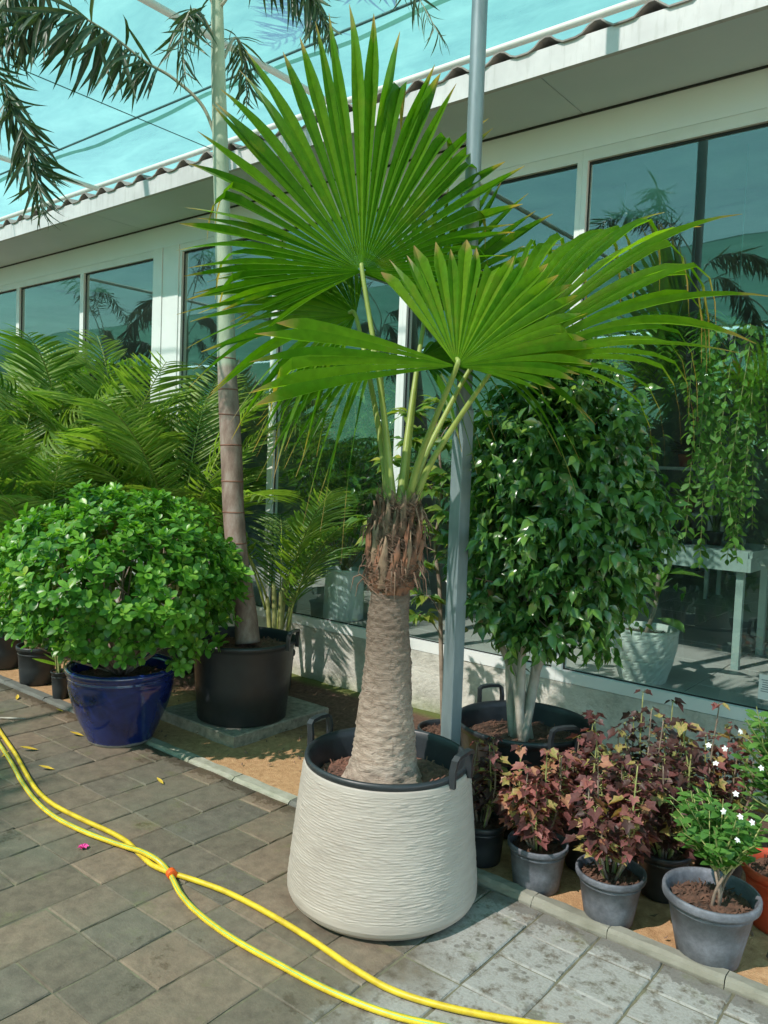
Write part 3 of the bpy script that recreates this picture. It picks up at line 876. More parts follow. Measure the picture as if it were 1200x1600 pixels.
def place_leaves(thing, tpl, mat, pos, yd, nd, size, tint, n_parts=0, name='leaf', mass='foliage'):
    """the leaves nearest the camera become parts of their own, the others one mass"""
    pos = np.asarray(pos); N = len(pos); size = np.asarray(size); tint = np.clip(np.asarray(tint), 0, 0.999)
    x, y, z = axes(yd, nd)
    order = np.argsort(np.linalg.norm(pos - CAM, axis=1) - 0.0)
    sel = order[:n_parts]; rest_ = order[n_parts:]
    off = np.array(thing.location)
    for i in sel:
        o = bpy.data.objects.new(name, tinted_leaf(tpl, mat, int(tint[i] * 8))); COL.objects.link(o); o.parent = thing
        mm = Matrix.Identity(4); s = size[i]; p = pos[i] - off
        for r_ in range(3):
            mm[r_][0] = x[i][r_] * s; mm[r_][1] = y[i][r_] * s; mm[r_][2] = z[i][r_] * s; mm[r_][3] = p[r_]
        o.matrix_basis = mm
    if len(rest_):
        V, T, ti, al = scatter_arrays(tpl, pos[rest_], np.asarray(yd)[rest_], np.asarray(nd)[rest_], size[rest_], tint[rest_])
        o = wadd(mass, V, T, mat, thing, True, {'tint': ti, 'along': al}); o['kind'] = 'stuff'


def rnd_dirs(n_): return nrm(rng.normal(size=(n_, 3)))


def lump(D, k=3.0, seed=0.0):
    return (np.sin(D[:, 0] * k * 2.1 + seed) * np.sin(D[:, 1] * k * 1.9 + seed * 2) + np.sin(D[:, 2] * k * 2.6 + D[:, 0] * k + seed * 3)) * 0.5


def stems(thing, name, mat, base, targets, r0, r1, bend=0.15, n_=6, joined=True):
    mb = MB()
    for tg in targets:
        tg = np.asarray(tg, float); b0 = np.asarray(base, float) + np.array([random.uniform(-1, 1), random.uniform(-1, 1), 0]) * r0 * 2.2
        mid = b0 * 0.5 + tg * 0.5 + np.array([random.uniform(-1, 1), random.uniform(-1, 1), random.uniform(-.2, 1)]) * bend * np.linalg.norm(tg - b0)
        P = spline([b0, mid, tg], 5); rad = np.linspace(r0, r1, len(P))
        if joined: mb.tube(P, list(rad), n_)
        else: wadd(name, *tube(P, list(rad), n_), mat, thing, True)
    if joined and mb.V: return mb.build(name, mat, thing, True)


# ---------------------------------------------------------------- pots
def nursery_pot(name, c, r, rb, h, mat, label, group, soil=0.82, soil_mat='soil', band=True, n_=48):
    t = empty(name, (c[0], c[1], c[2] if len(c) > 2 else 0)); tag(t, label, 'pot', group)
    lip = 0.022 * r / 0.11
    rr = lambda z: rb + (r * 0.93 - rb) * z / h
    prof = [(rb * 0.93, 0), (rb, 0.004), (rr(h * .4), h * .4), (rr(h - lip), h - lip), (r * 0.985, h - lip + 0.002), (r, h - lip * .7), (r, h - lip * .2), (r * 0.985, h), (r * 0.93, h), (r * 0.905, h - lip * .5), (rr(h * soil) * 0.97, h * soil - .01)]
    wadd('body', *lathe(prof, n_, t.location), mat, t, True)
    if band:
        rz = h * 0.80; V, Fc = lathe([(rr(rz) + .0005, rz - .004), (rr(rz) + .003, rz), (rr(rz) + .0005, rz + .004)], n_, t.location, False); wadd('band', V, Fc, mat, t, True)
    soil_disc(t, t.location, rr(h * soil) * 0.965, h * soil, soil_mat)
    return t


def soil_disc(t, c, r, z, soil_mat='soil'):
    V = []; Fc = []; nr, na = 7, 28
    for i in range(nr):
        q = r * i / (nr - 1)
        for j in range(na):
            a = 2 * math.pi * j / na
            V.append((c[0] + q * math.cos(a), c[1] + q * math.sin(a), c[2] + z + random.uniform(-.006, .006) * min(1, r / .12) + (0.012 * (1 - i / (nr - 1)))))
    for i in range(nr - 1):
        for j in range(na): k = (j + 1) % na; Fc.append((i * na + j, (i + 1) * na + j, (i + 1) * na + k, i * na + k))
    so_ = wadd('soil', V, Fc, M[soil_mat], t, False)
    # bark chips on it
    mb = MB()
    for _ in range(int(260 * min(1.8, r / .15))):
        q = r * math.sqrt(random.random()) * .94; a = random.uniform(0, 6.28); x, y = c[0] + q * math.cos(a), c[1] + q * math.sin(a)
        l_, w_ = random.uniform(.003, .011), random.uniform(.001, .0032); a = random.uniform(0, 3.14); zz = c[2] + z + 0.012
        dx, dy = math.cos(a) * l_, math.sin(a) * l_; ex, ey = -math.sin(a) * w_, math.cos(a) * w_; h_ = random.uniform(0, .006)
        mb.extend([(x - dx - ex, y - dy - ey, zz - .006), (x + dx - ex, y + dy - ey, zz + h_), (x + dx + ex, y + dy + ey, zz + h_ + .002), (x - dx + ex, y - dy + ey, zz - .004)], [(0, 1, 2, 3)])
    ch = mb.build('bark_chips', M[soil_mat], t); ch['kind'] = 'stuff'
    return so_


def tub(c, r, rb, h, label, handle_dirs, soil=0.86, soil_mat='soil_red', mat=None):
    """large black nursery tub with rolled rim and strap handles"""
    mat = mat or M['pot_black']
    t = empty('nursery_tub', c); tag(t, label, 'plant tub', 'large black nursery tubs')
    rr = lambda z: rb + (r * 0.95 - rb) * z / h
    prof = [(rb * .94, 0), (rb, .006), (rr(h * .5), h * .5), (rr(h * .9), h * .9), (r * .955, h - .03), (r * .985, h - .024), (r, h - .012), (r * .99, h - .002), (r * .965, h), (r * .94, h - .008), (r * .925, h - .03), (rr(h * soil) * .965, h * soil - .02)]
    wadd('body', *lathe(prof, 72, c), mat, t, True)
    soil_disc(t, c, rr(h * soil) * .96, h * soil, soil_mat)
    for a in handle_dirs:
        d = np.array([math.cos(a), math.sin(a), 0]); s = np.array([-d[1], d[0], 0]); o = np.array(c) + d * (r * 1.005)
        hw_, hh = 0.058, 0.062
        P = [o - s * hw_ + UP * (h - .035), o - s * hw_ + UP * (h + .02), o - s * hw_ * .96 + UP * (h + hh * .86) + d * .006, o - s * hw_ * .75 + UP * (h + hh) + d * .008, o + UP * (h + hh + .003) + d * .01, o + s * hw_ * .75 + UP * (h + hh) + d * .008, o + s * hw_ * .96 + UP * (h + hh * .86) + d * .006, o + s * hw_ + UP * (h + .02), o + s * hw_ + UP * (h - .035)]
        mb = MB(); V = []; Fc = []                      # flat strap section
        for i, p in enumerate(P):
            tdir = nrm(P[min(i + 1, 8)] - P[max(i - 1, 0)]); wv = np.cross(tdir, d); wv = nrm(wv)
            for (aa, bb) in ((-1, -1), (1, -1), (1, 1), (-1, 1)): V.append(p + d * .011 * aa + wv * .006 * bb)
        for i in range(8):
            for q in range(4): k = (q + 1) % 4; Fc.append((i * 4 + q, i * 4 + k, i * 4 + 4 + k, i * 4 + 4 + q))
        Fc += [(3, 2, 1, 0), (32, 33, 34, 35)]
        wadd('handle', V, Fc, mat, t)
    return t


# ================================================================== THE FAN PALM IN ITS PLANTER
PC = np.array([-1.647, 2.115, 0.0])
# beige planter with rough horizontal relief
pl = empty('planter', PC); tag(pl, 'large round beige planter with rough horizontal relief, holding the fan palm', 'planter')
nA, nZ = 320, 300; zt = 0.468
th = np.linspace(0, 2 * np.pi, nA, endpoint=False)
def wob(t_, k, s): return np.sin(t_ * k + s) + 0.5 * np.sin(t_ * (k * 2 + 1) + s * 2.3)
V = []
prof_r = lambda z: np.interp(z, [0, .010, .028, .044, .062, .16, .30, .42, .455, zt], [.283, .300, .3195, .3265, .3268, .3175, .3035, .2905, .2865, .284])
for iz in range(nZ):
    z = zt * iz / (nZ - 1); r0 = prof_r(z)
    ph = z / 0.0088 + 0.13 * wob(th, 4, z * 31) + .13 * np.sin(th * 13.0 + 40 * np.sin(z * 37)) + .16 * np.sin(th * 29 + 50 * np.sin(z * 23)) + .10 * np.sin(th * 67 + 30 * np.sin(z * 51))
    row = np.floor(ph); fr = ph - row
    jag = np.sin(th * 23 + row * 12.9898) * 43758.5453; jag = jag - np.floor(jag)
    blk = np.sin(np.floor(th * 9 + row * 3.7) * 78.233 + row * 37.7) * 43758.5; blk = blk - np.floor(blk)
    d_ = (np.minimum(1, np.minimum(fr / .55, (1 - fr) / .22)) - .5) * .0019 * (0.30 + .9 * blk) + (blk - .5) * .0007
    fade = np.clip((z - .062) / .012, 0, 1) * np.clip((zt - .006 - z) / .008, 0, 1)
    rr_ = r0 + d_ * fade
    V.append(np.stack([rr_ * np.cos(th), rr_ * np.sin(th), np.full(nA, z)], -1))
V = np.concatenate(V) + PC
idx = np.arange(nZ * nA).reshape(nZ, nA); nxt = np.roll(idx, -1, axis=1)
Fq = np.stack([idx[:-1], nxt[:-1], nxt[1:], idx[1:]], -1).reshape(-1, 4)
wadd('body', V, Fq, M['planter'], pl, True)
wadd('lip', *lathe([(.2838, zt - .001), (.281, zt + .004), (.272, zt + .004), (.268, zt - .03)], 96, PC, False), M['planter'], pl, True)
# black tub dropped into it
tb = tub((PC[0], PC[1], 0.035), 0.283, 0.20, 0.46, 'black tub with two handles set inside the beige planter', [R(187), R(6)], 0.80)
dD = depth_of((PC[0], PC[1], 0.9))

fp = empty('fan_palm', (PC[0], PC[1], 0.395)); tag(fp, 'fan palm with broad pleated green leaves on a short shaggy trunk', 'palm')
def tp(x, y, dd=0.0): return at(x, y, dD + dd)
axis_pts = [tp(598, 1216), tp(600, 1150), tp(604, 1080), tp(607, 1000), tp(609, 940), tp(614, 880), tp(620, 830), tp(624, 788)]
rad_pts = [0.118, 0.104, 0.087, 0.0745, 0.068, 0.064, 0.062, 0.050]
AX = spline(axis_pts, 22); nR = len(AX)
RD = np.interp(np.linspace(0, 7, nR), range(8), rad_pts)
nT = 72; tha = np.linspace(0, 2 * np.pi, nT, endpoint=False); V = []
_, frs = frames(AX)
FR = []; warp = np.cumsum(np.random.default_rng(5).uniform(.35, 1.8, 200)); warp = warp / warp[-1]
for i in range(nR):
    s_ = float(np.interp(i / nR, np.linspace(0, 1, 200), warp)) * 62
    ring = (s_ + .35 * np.sin(tha * 2 + i * .05) + .28 * np.sin(tha * 5 + 1.3 + i * .02) + .2 * np.sin(tha * 11 + i * .09)); fr = ring - np.floor(ring)
    cr = np.sin(tha * 31 + np.floor(ring) * 5.1) * .0012 + np.sin(tha * 13 + np.floor(ring) * 9.1) * .002
    saw = (1 - fr) * .0042 * (0.55 + .75 * np.sin(tha * 3 + np.floor(ring) * 2.7) * np.sin(np.floor(ring) * 1.3))
    bumpy = .004 * np.sin(tha * 2 + i * .11) * np.sin(i * .07 + tha)
    r_ = RD[i] + saw + cr + bumpy - .003 + (0.02 * max(0, 1 - i / 14) ** 2) * (1 + .3 * np.sin(tha * 7))
    FR.append(fr); t_, u, v = frs[i]
    V.append(AX[i] + (np.cos(tha)[:, None] * u + np.sin(tha)[:, None] * v) * r_[:, None])
V = np.concatenate(V); idx = np.arange(nR * nT).reshape(nR, nT); nxt = np.roll(idx, -1, axis=1)
wadd('trunk', V, np.stack([idx[:-1], nxt[:-1], nxt[1:], idx[1:]], -1).reshape(-1, 4), M['bark'], fp, True, {'tint': np.concatenate(FR)})

def boot(ang, z0, z1, w0, w1, out0, out1, mat, tilt=0.0, name='leaf_base'):
    """a dried leaf base clasping the trunk"""
    zA = [p[2] for p in AX]
    V = []; n_ = 7
    for i in range(n_):
        t_ = i / (n_ - 1); z = z0 + (z1 - z0) * t_
        k = int(np.clip(np.searchsorted(zA, z), 0, nR - 1)); c = AX[k]; rd = RD[k] + out0 + (out1 - out0) * t_ ** 1.6 - .020 * (1 - t_) ** 4 - .010 * max(0, t_ - .8)
        hwid = (w0 + (w1 - w0) * t_ ** .8) / 2 * (1 + .12 * math.sin(i * 2.3 + ang * 3)) * (1 - .55 * max(0, t_ - .7) / .3); a0 = ang + tilt * t_
        for q in (-1, -.5, 0, .5, 1):
            a = a0 + q * hwid / max(rd, .04); bul = (1 - q * q) * .012
            jz = (math.sin(q * 9.1 + ang * 31) * .016 + math.sin(q * 23 + ang * 7) * .010) * t_ ** 3
            for th_ in (0, 1):
                r_ = rd + bul - th_ * .006 + .004 * math.sin(q * 7 + t_ * 9 + ang * 5)
                V.append(c * [1, 1, 0] + np.array([math.cos(a) * r_, math.sin(a) * r_, z + jz]))
    Fc = []
    for i in range(n_ - 1):
        for q in range(4):
            a = i * 10 + q * 2; b = a + 10
            Fc += [(a, a + 2, b + 2, b), (a + 1, b + 1, b + 3, a + 3)]
        a = i * 10; Fc += [(a, a + 10, a + 11, a + 1), (a + 8, a + 9, a + 19, a + 18)]
    e = (n_ - 1) * 10; Fc += [(e + q * 2, e + q * 2 + 2, e + q * 2 + 3, e + q * 2 + 1) for q in range(4)]
    wadd(name, V, Fc, mat, fp, True)

camA = math.atan2(-PC[1], -PC[0])          # bearing of the camera seen from the palm
zb = tp(609, 950)[2]; ztop = AX[-1][2]
def zpx(y): return tp(610, y)[2]
BOOTS = [(0.28, 990, 880, .080, .045, .006, .030, 'boot', -.1), (-0.10, 965, 845, .062, .036, .020, .036, 'boot', .25), (0.95, 965, 820, .070, .028, .012, .042, 'boot', -.1),
    (-0.75, 990, 875, .070, .040, .006, .030, 'boot', .1), (-1.35, 975, 815, .06, .03, .010, .055, 'boot', 0), (1.6, 965, 835, .06, .035, .006, .04, 'boot', 0),
    (-0.40, 915, 845, .050, .040, .030, .040, 'boot_tan', 0),(0.05, 985, 950, .05, .02, .001, .010, 'boot', 0),
    (-0.45, 800, 762, .036, .026, .010, .022, 'boot_tan', .1), (0.22, 836, 772, .034, .024, .026, .030, 'boot_tan', 0), (0.8, 805, 770, .036, .024, .010, .034, 'boot_tan', 0),
    (0.62, 900, 830, .045, .030, .026, .040, 'boot_tan', -.15), (-.95, 900, 820, .045, .028, .022, .044, 'boot_tan', .1),
    (-1.1, 820, 775, .04, .026, .006, .034, 'boot', 0), (2.4, 960, 850, .07, .04, .004, .02, 'boot', 0), (3.2, 960, 850, .07, .04, .004, .02, 'boot', 0), (-2.2, 960, 850, .07, .04, .004, .02, 'boot', 0)]
for (off, y0, y1, w0, w1, o0, o1, mt, tl) in BOOTS:
    y0 = min(y0, 925); y1 = max(min(y1, y0 - 30), 772); w1 *= .62 if mt == 'boot' else .8; o1 *= .72; o0 *= .7
    boot(camA + off, zpx(y0), zpx(y1), w0, w1, o0, o1, M[mt], tl)
for q in range(26):
    o_ = random.uniform(-1.7, 1.7); y_ = random.uniform(835, 928); boot(camA + o_, zpx(y_), zpx(max(785, y_ - random.uniform(40, 95))), random.uniform(.018, .04), random.uniform(.008, .02), random.uniform(.004, .016), random.uniform(.014, .034), M['boot' if random.random() < .6 else 'boot_tan' if random.random() < .5 else 'fibre'], random.uniform(-.35, .35), 'dry_strip')
mb = MB()
for _ in range(1200):
    z = zpx(785) + (zpx(918) - zpx(788)) * random.random() ** 1.3; k = int(np.clip(np.searchsorted([p[2] for p in AX], z), 0, nR - 1)); a = random.uniform(0, 6.28)
    c = AX[k]; rd = RD[k] + random.uniform(.002, .024); sl = random.choice((-1, 1)) * random.uniform(.3, 1.3); dz = random.uniform(-.05, .07)
    P = []
    for i in range(4):
        t_ = i / 3; aa = a + sl * t_; r_ = rd + (.012 * random.random() if i == 3 else 0) + .008 * math.sin(3.1 * t_)
        P.append((c[0] + math.cos(aa) * r_, c[1] + math.sin(aa) * r_, z + dz * t_))
    mb.tube(P, [.0009, .0013, .001, .0004], 3, False)
for _ in range(90):            # loose frayed straps
    z = random.uniform(zpx(920), zpx(795)); a = random.uniform(0, 6.28); k = int(np.clip(np.searchsorted([p[2] for p in AX], z), 0, nR - 1)); c = AX[k]
    d = np.array([math.cos(a), math.sin(a), 0]); l_ = random.uniform(.03, .09); p0 = c + d * (RD[k] + .01)
    mb.tube([p0, p0 + d * l_ * .35 + UP * l_ * .25, p0 + d * l_ * .6 - UP * l_ * random.uniform(-.3, .5), p0 + d * l_ * .7 - UP * l_ * random.uniform(.2, .9)], [.004, .0035, .0025, .0006], 4, False)
fb = mb.build('fibre', M['fibre'], fp); fb['kind'] = 'stuff'

CROWN = tp(624, 790)
def fan_leaf(hub, axis, normal, L, spread, nseg=38, droop=0.12, cup=0.0, fuse=0.42, tint=0.5, side_short=0.55, base_off=(0, 0), seed=0, wide=1.0, brown=0.9, lens=None, skip=None, hookp=.16, fold=0.0):
    rr = random.Random(seed)
    hub = np.asarray(hub); n_ = nrm(np.asarray(normal)); a = np.asarray(axis); a = nrm(a - n_ * (a @ n_)); s = np.cross(a, n_)
    V = []; Fc = []; ti = []; al = []
    NR = 13; dth = 2 * spread / nseg
    for i in range(nseg):
        th_ = -spread + dth * (i + .5); q = abs(th_) / spread
        if skip and R(skip[0]) < th_ < R(skip[1]): continue
        if lens: Ls = L * float(np.interp(math.degrees(th_), [p_[0] for p_ in lens], [p_[1] for p_ in lens])) * rr.uniform(.93, 1.06)
        else: Ls = L * (1 - (1 - side_short) * q ** 1.3) * rr.uniform(.93, 1.06)
        fz = fuse * rr.uniform(.85, 1.15); dr = droop * (1 + 1.4 * q) * rr.uniform(.6, 1.5); tw = rr.uniform(-.03, .03); swing = rr.gauss(0, .018)
        hook = rr.random() < hookp
        tn = tint + rr.uniform(-.24, .24); b0 = len(V); roll = rr.gauss(0, .9); bend = rr.gauss(0, .05); nb = rr.gauss(0, .05)
        for j in range(NR):
            t_ = j / (NR - 1); r_ = Ls * (0.02 + 0.98 * t_)
            full = r_ * math.tan(dth / 2)
            wmax = Ls * fz * math.tan(dth / 2) * 1.04
            if t_ <= fz: hwid = full
            else:
                u = (t_ - fz) / (1 - fz); hwid = wmax * (1 + .16 * math.sin(min(u * 3.0, 1) * 1.5)) * (1 - u ** 1.45)
            hwid = max(hwid * wide, .0006)
            th2 = th_ + swing * max(0, t_ - fz) + tw * t_ + bend * max(0, t_ - fz) ** 2
            er = a * math.cos(th2) + s * math.sin(th2); et = -a * math.sin(th2) + s * math.cos(th2)
            c = hub + er * r_ + n_ * (cup * r_ * r_ - fold * abs(math.sin(th2)) * r_)
            sag = dr * Ls * max(0, t_ - .25) ** 2.2 * 1.5
            if hook: sag += Ls * 1.5 * max(0, t_ - .70) ** 1.6; c = c - er * Ls * 1.1 * max(0, t_ - .76) ** 1.4
            c = c - UP * sag + n_ * nb * Ls * max(0, t_ - fz) ** 1.5 * 2
            pleat = hwid * 1.25
            for e_, up_ in ((-1, 1), (0, -1), (1, 1)):
                V.append(c + et * hwid * e_ * .97 + n_ * (pleat * .5 * up_ + roll * e_ * hwid * min(1, max(0, t_ - fz) * 3)))
                ti.append(tn + (.16 if up_ < 0 and t_ < .6 else 0)); al.append(min(1, t_ * (1 + rr.uniform(-.01, .01)) + (.06 if hook else 0) + (brown - .9) * (q + .3)))
        for j in range(NR - 1):
            k = b0 + j * 3
            Fc += [(k, k + 1, k + 4, k + 3), (k + 1, k + 2, k + 5, k + 4)]
    base = CROWN + CR * base_off[0] + np.array([0, 0, base_off[1]])
    chord = hub - base; mid = base + chord * .5 + UP * .05 * np.linalg.norm(chord)
    P = spline([base - UP * .05, base + chord * .2 + UP * .02, mid, hub - chord * .02, hub + a * .03 * 1], 6)
    off = np.array(fp.location)
    rad = np.interp(np.linspace(0, 1, len(P)), [0, .15, .5, 1], [.019, .013, .0095, .0065])
    pet = wadd('leaf', *tube(P, list(rad), 8), M['petiole'], fp, True)       # leaf: its stalk carries the blade
    wadd('blade', np.array(V), Fc, M['fan'], pet, False, {'tint': np.clip(ti, 0, 1), 'along': al})
    for sgn in (-1, 1): pass

FANS = [
    # hub px, depth offset, axis (right,up,toward camera), normal, length, spread, extras
    dict(h=(566, 424), d=0.06, ax=(-.06, 1, -.12), n=(0.05, .20, .97), L=1.16, sp=R(112), nseg=56, droop=.045, tint=.45, base_off=(-.02, .02), seed=1, cup=-.04, fuse=.56, fold=.22,
         lens=[(-112, .36), (-90, .48), (-75, .58), (-60, .64), (-45, .74), (-30, .88), (-12, 1.0), (10, 1.02), (25, .92), (40, .80), (55, .66), (70, .52), (90, .36), (112, .26)]),
    dict(h=(714, 572), d=-.28, ax=(.05, .88, -.42), n=(.02, .46, .88), L=.56, sp=R(104), nseg=36, droop=.03, tint=.70, base_off=(.02, 0), seed=2, cup=-.08, fuse=.74, skip=(-72, -34),
         lens=[(-104, 1.0), (-90, 1.22), (-75, 1.12), (-33, .84), (-20, .92), (0, 1.04), (25, 1.06), (50, 1.0), (75, .78), (104, .45)]),
    dict(h=(766, 582), d=-.12, ax=(.70, .76, .0), n=(-.34, .44, .84), L=1.02, sp=R(52), nseg=30, droop=.17, tint=.82, wide=1.05, hookp=.6, base_off=(.035, 0), seed=3, cup=-.06, fuse=.42, brown=.945,
         lens=[(-58, .55), (-30, .95), (-10, 1.08), (10, 1.05), (30, .82), (58, .52)]),
    dict(h=(556, 492), d=.20, ax=(-1, .20, .0), n=(.20, .55, .80), L=.62, sp=R(88), nseg=34, droop=.16, tint=.46, side_short=.8, base_off=(-.03, 0), seed=4, fuse=.40, cup=-.1),
    dict(h=(590, 545), d=.06, ax=(-.75, -.55, .25), n=(-.2, .60, .75), L=.46, sp=R(42), nseg=13, droop=.35, tint=.5, side_short=.9, base_off=(-.03, -.02), seed=5, fuse=.30, brown=.93),
    dict(h=(668, 470), d=.28, ax=(.55, .75, -.3), n=(-.05, .35, .93), L=.66, sp=R(95), nseg=30, droop=.08, tint=.42, side_short=.6, base_off=(.0, .03), seed=6, fuse=.42),
    dict(h=(655, 560), d=.32, ax=(.35, -.5, -.5), n=(.0, .6, .6), L=.36, sp=R(70), nseg=14, droop=.4, tint=.3, side_short=.9, base_off=(.01, .0), seed=7, fuse=.3),
    dict(h=(735, 575), d=.12, ax=(.95, -.05, -.1), n=(-.1, .75, .65), L=.46, sp=R(48), nseg=13, droop=.30, tint=.45, side_short=.85, base_off=(.02, .0), seed=8, fuse=.34, brown=.93),
]
for f in FANS:
    fan_leaf(tp(f['h'][0], f['h'][1], f['d']), cvec(*f['ax']), cvec(*f['n']), f['L'], f['sp'], f['nseg'], f['droop'], f.get('cup', 0), f['fuse'], f['tint'], f.get('side_short', .6), f['base_off'], f['seed'], f.get('wide', 1), f.get('brown', .9), f.get('lens'), f.get('skip'), f.get('hookp', .14), f.get('fold', 0))
# ================================================================== BLUE POT WITH ROUND SHRUB
BC = np.array([-3.606, 2.354, 0.0])
bp = empty('glazed_pot', BC); tag(bp, 'glossy cobalt blue glazed pot with a rolled rim on the paving', 'pot')
prof = [(.150, 0), (.163, .003), (.166, .012), (.176, .035), (.205, .10), (.234, .17), (.254, .235), (.263, .285), (.264, .315), (.262, .328), (.268, .334), (.268, .342), (.262, .347), (.272, .356), (.281, .368), (.282, .382), (.275, .392), (.262, .394), (.248, .386), (.244, .365), (.240, .30)]
V, Fc = lathe(prof, 96, BC); V = [(x + .0015 * math.sin(z * 60 + x * 20), y + .0015 * math.sin(z * 43 + x * 31), z) for x, y, z in V]
wadd('body', V, Fc, M['blue'], bp, True)
soil_disc(bp, BC, .238, .325, 'soil')

def crown_shrub(name, label, cat, base, C, rad, n_shoot, n_leaf, size, tpl, mat, parts, dirmix=(.6, .6, .3), inner=.72, seed=1.0, droop=None, tint_up=.35, group=None, cut=-.75, spread=(35, 85), tint0=.35, stem_mat='twig', stem_n=45, stem_r=.006, shape=None, sprig=None, stem_up=0.0):
    t = empty(name, base); tag(t, label, cat, group)
    D = rnd_dirs(n_shoot * 2); D = D[D[:, 2] > cut][:n_shoot]
    k = len(D); rr_ = (inner + (1.0 - inner) * rng.random(k) ** .55) * (1 + .13 * lump(D, 3, seed) + .10 * lump(D, 7, seed * 2) + np.where(rng.random(k) < .08, rng.uniform(.03, .12, k), 0))
    P = np.array(C) + D * np.array(rad) * rr_[:, None]
    if shape is not None:
        P = shape(P, D); keep = (P[:, 2] > .74) | (rng.random(k) < .3); P, D, rr_ = P[keep], D[keep], rr_[keep]; k = len(P)
    dirs = nrm(D * dirmix[0] + UP * dirmix[1] + rng.normal(size=D.shape) * dirmix[2])
    pos = []; yd = []; nd = []; sz = []; ti = []
    for i in range(k):
        u = np.cross(dirs[i], [.3, .5, .8]); u /= np.linalg.norm(u); v = np.cross(dirs[i], u); ph = rng.random() * 6.28
        depthf = np.clip((rr_[i] - inner) / (1 - inner), 0, 1)
        stint = rng.normal(0, .10)
        for j in range(n_leaf):
            a = ph + j * 2.4; sp = R(spread[0] + (spread[1] - spread[0]) * j / max(1, n_leaf - 1)); 
            ydir = dirs[i] * math.cos(sp) + (u * math.cos(a) + v * math.sin(a)) * math.sin(sp)
            if droop is not None: ydir = nrm(ydir - UP * droop * rng.uniform(.6, 1.3))
            p = P[i] - dirs[i] * size * (sprig if sprig else .5) * (j / n_leaf)
            pos.append(p); yd.append(ydir); nd.append(nrm(dirs[i] * 1.0 + UP * .25 + rng.normal(size=3) * .22))
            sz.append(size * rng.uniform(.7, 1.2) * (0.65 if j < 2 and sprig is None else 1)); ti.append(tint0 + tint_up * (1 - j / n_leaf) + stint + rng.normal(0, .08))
    pos = np.array(pos); yd = np.array(yd)
    side = nrm(np.cross(np.cross(yd, np.array(nd)), yd))
    place_leaves(t, tpl, mat, pos, yd, np.array(nd), np.array(sz), np.array(ti), parts)
    sel = rng.choice(k, min(stem_n, k), replace=False)
    so_ = np.array(base) + UP * stem_up
    st = stems(t, 'stems', M[stem_mat], so_, [P[i] * .92 + so_ * .08 for i in sel], stem_r, stem_r * .35, .12, 5)
    st['kind'] = 'stuff'
    return t

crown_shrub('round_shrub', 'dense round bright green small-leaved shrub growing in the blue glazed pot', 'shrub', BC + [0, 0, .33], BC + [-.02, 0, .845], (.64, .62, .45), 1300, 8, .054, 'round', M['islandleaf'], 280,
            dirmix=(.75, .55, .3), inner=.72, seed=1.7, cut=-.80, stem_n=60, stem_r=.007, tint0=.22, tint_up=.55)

# ================================================================== FICUS BUSH IN TUB
FT = np.array([-1.585, 2.965, 0.0])
tub(tuple(FT), .29, .215, .43, 'black tub with handles under the glossy dark ficus bush', [R(150), R(330)], .80, 'soil')
def fic_shape(P, D):
    z = P[:, 2]; f = np.interp(z, [.5, .62, .8, 1.1, 1.45, 1.8, 2.05], [.55, .75, .98, 1.05, 1.04, .88, .55])
    c = np.array([FT[0] + .02, FT[1]]); Q = P.copy(); sh = np.interp(z, [.5, 1.2, 2.0], [.02, .04, .03])[:, None] * CR[None, :2]
    Q[:, :2] = c + (P[:, :2] - c) * f[:, None] + sh; return Q
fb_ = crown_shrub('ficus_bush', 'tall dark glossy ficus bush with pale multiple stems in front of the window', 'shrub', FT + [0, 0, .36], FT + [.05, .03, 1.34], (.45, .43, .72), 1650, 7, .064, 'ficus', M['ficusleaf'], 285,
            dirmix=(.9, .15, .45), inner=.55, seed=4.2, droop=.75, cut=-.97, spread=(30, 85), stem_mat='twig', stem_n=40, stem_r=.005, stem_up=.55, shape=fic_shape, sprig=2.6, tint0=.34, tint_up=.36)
for (x, y, dd) in ((775, 985, .0), (800, 960, .1), (822, 930, -.05), (842, 960, .05), (868, 985, .0), (850, 900, .12), (790, 880, .05)):
    tgt = at(x, y, depth_of(FT + [0, 0, 1]) + dd); b0 = FT + [random.uniform(-.05, .05), random.uniform(-.05, .05), .34]
    mid = b0 * .45 + tgt * .55 + np.array([random.uniform(-.03, .03), random.uniform(-.03, .03), 0])
    top = tgt + (tgt - b0) * .5
    P = spline([b0, mid, tgt, top], 5); wadd('stem', *tube(P, list(np.linspace(.022, .007, len(P))), 8), M['ficus_bark'], fb_, True)

# ================================================================== TALL PALM ON THE SLAB
sl_ = empty('slab', (-3.40, 3.03, 0)); tag(sl_, 'square rough concrete slab under the tall palm tub', 'slab')
V, Fc = box(-3.73, -3.085, 2.675, 3.39, -.01, .055, .006); wadd('slab_block', V, Fc, M['slab'], sl_)
TC = np.array([-3.335, 2.945, .056])
tub(tuple(TC), .296, .245, .44, 'wide black tub on the concrete slab, holding the tall palm', [R(20), R(200)], .86, 'soil_red')
tpm = empty('tall_palm', (TC[0], TC[1], .43)); tag(tpm, 'tall slender palm with a ringed grey trunk and feathery drooping fronds', 'palm')
d0 = depth_of((TC[0], TC[1], .6))
TP = [(387, 1005), (383, 950), (372, 880), (365, 800), (362, 720), (358, 640), (354, 560), (352, 460), (348, 350), (344, 220), (341, 100), (339, 0), (338, -60)]
TR = [.070, .060, .059, .060, .0605, .058, .052, .049, .046, .044, .040, .034, .022]
PTS = [at(x, y, d0 + .02 * i) for i, (x, y) in enumerate(TP)]
P = spline(PTS, 10); rd = list(np.interp(np.linspace(0, 12, len(P)), range(13), TR))
zs_ = [p[2] for p in P]; ringz = []
V, Fc = tube(P, rd, 28); z_cs = at(354, 570, d0 + .1)[2]
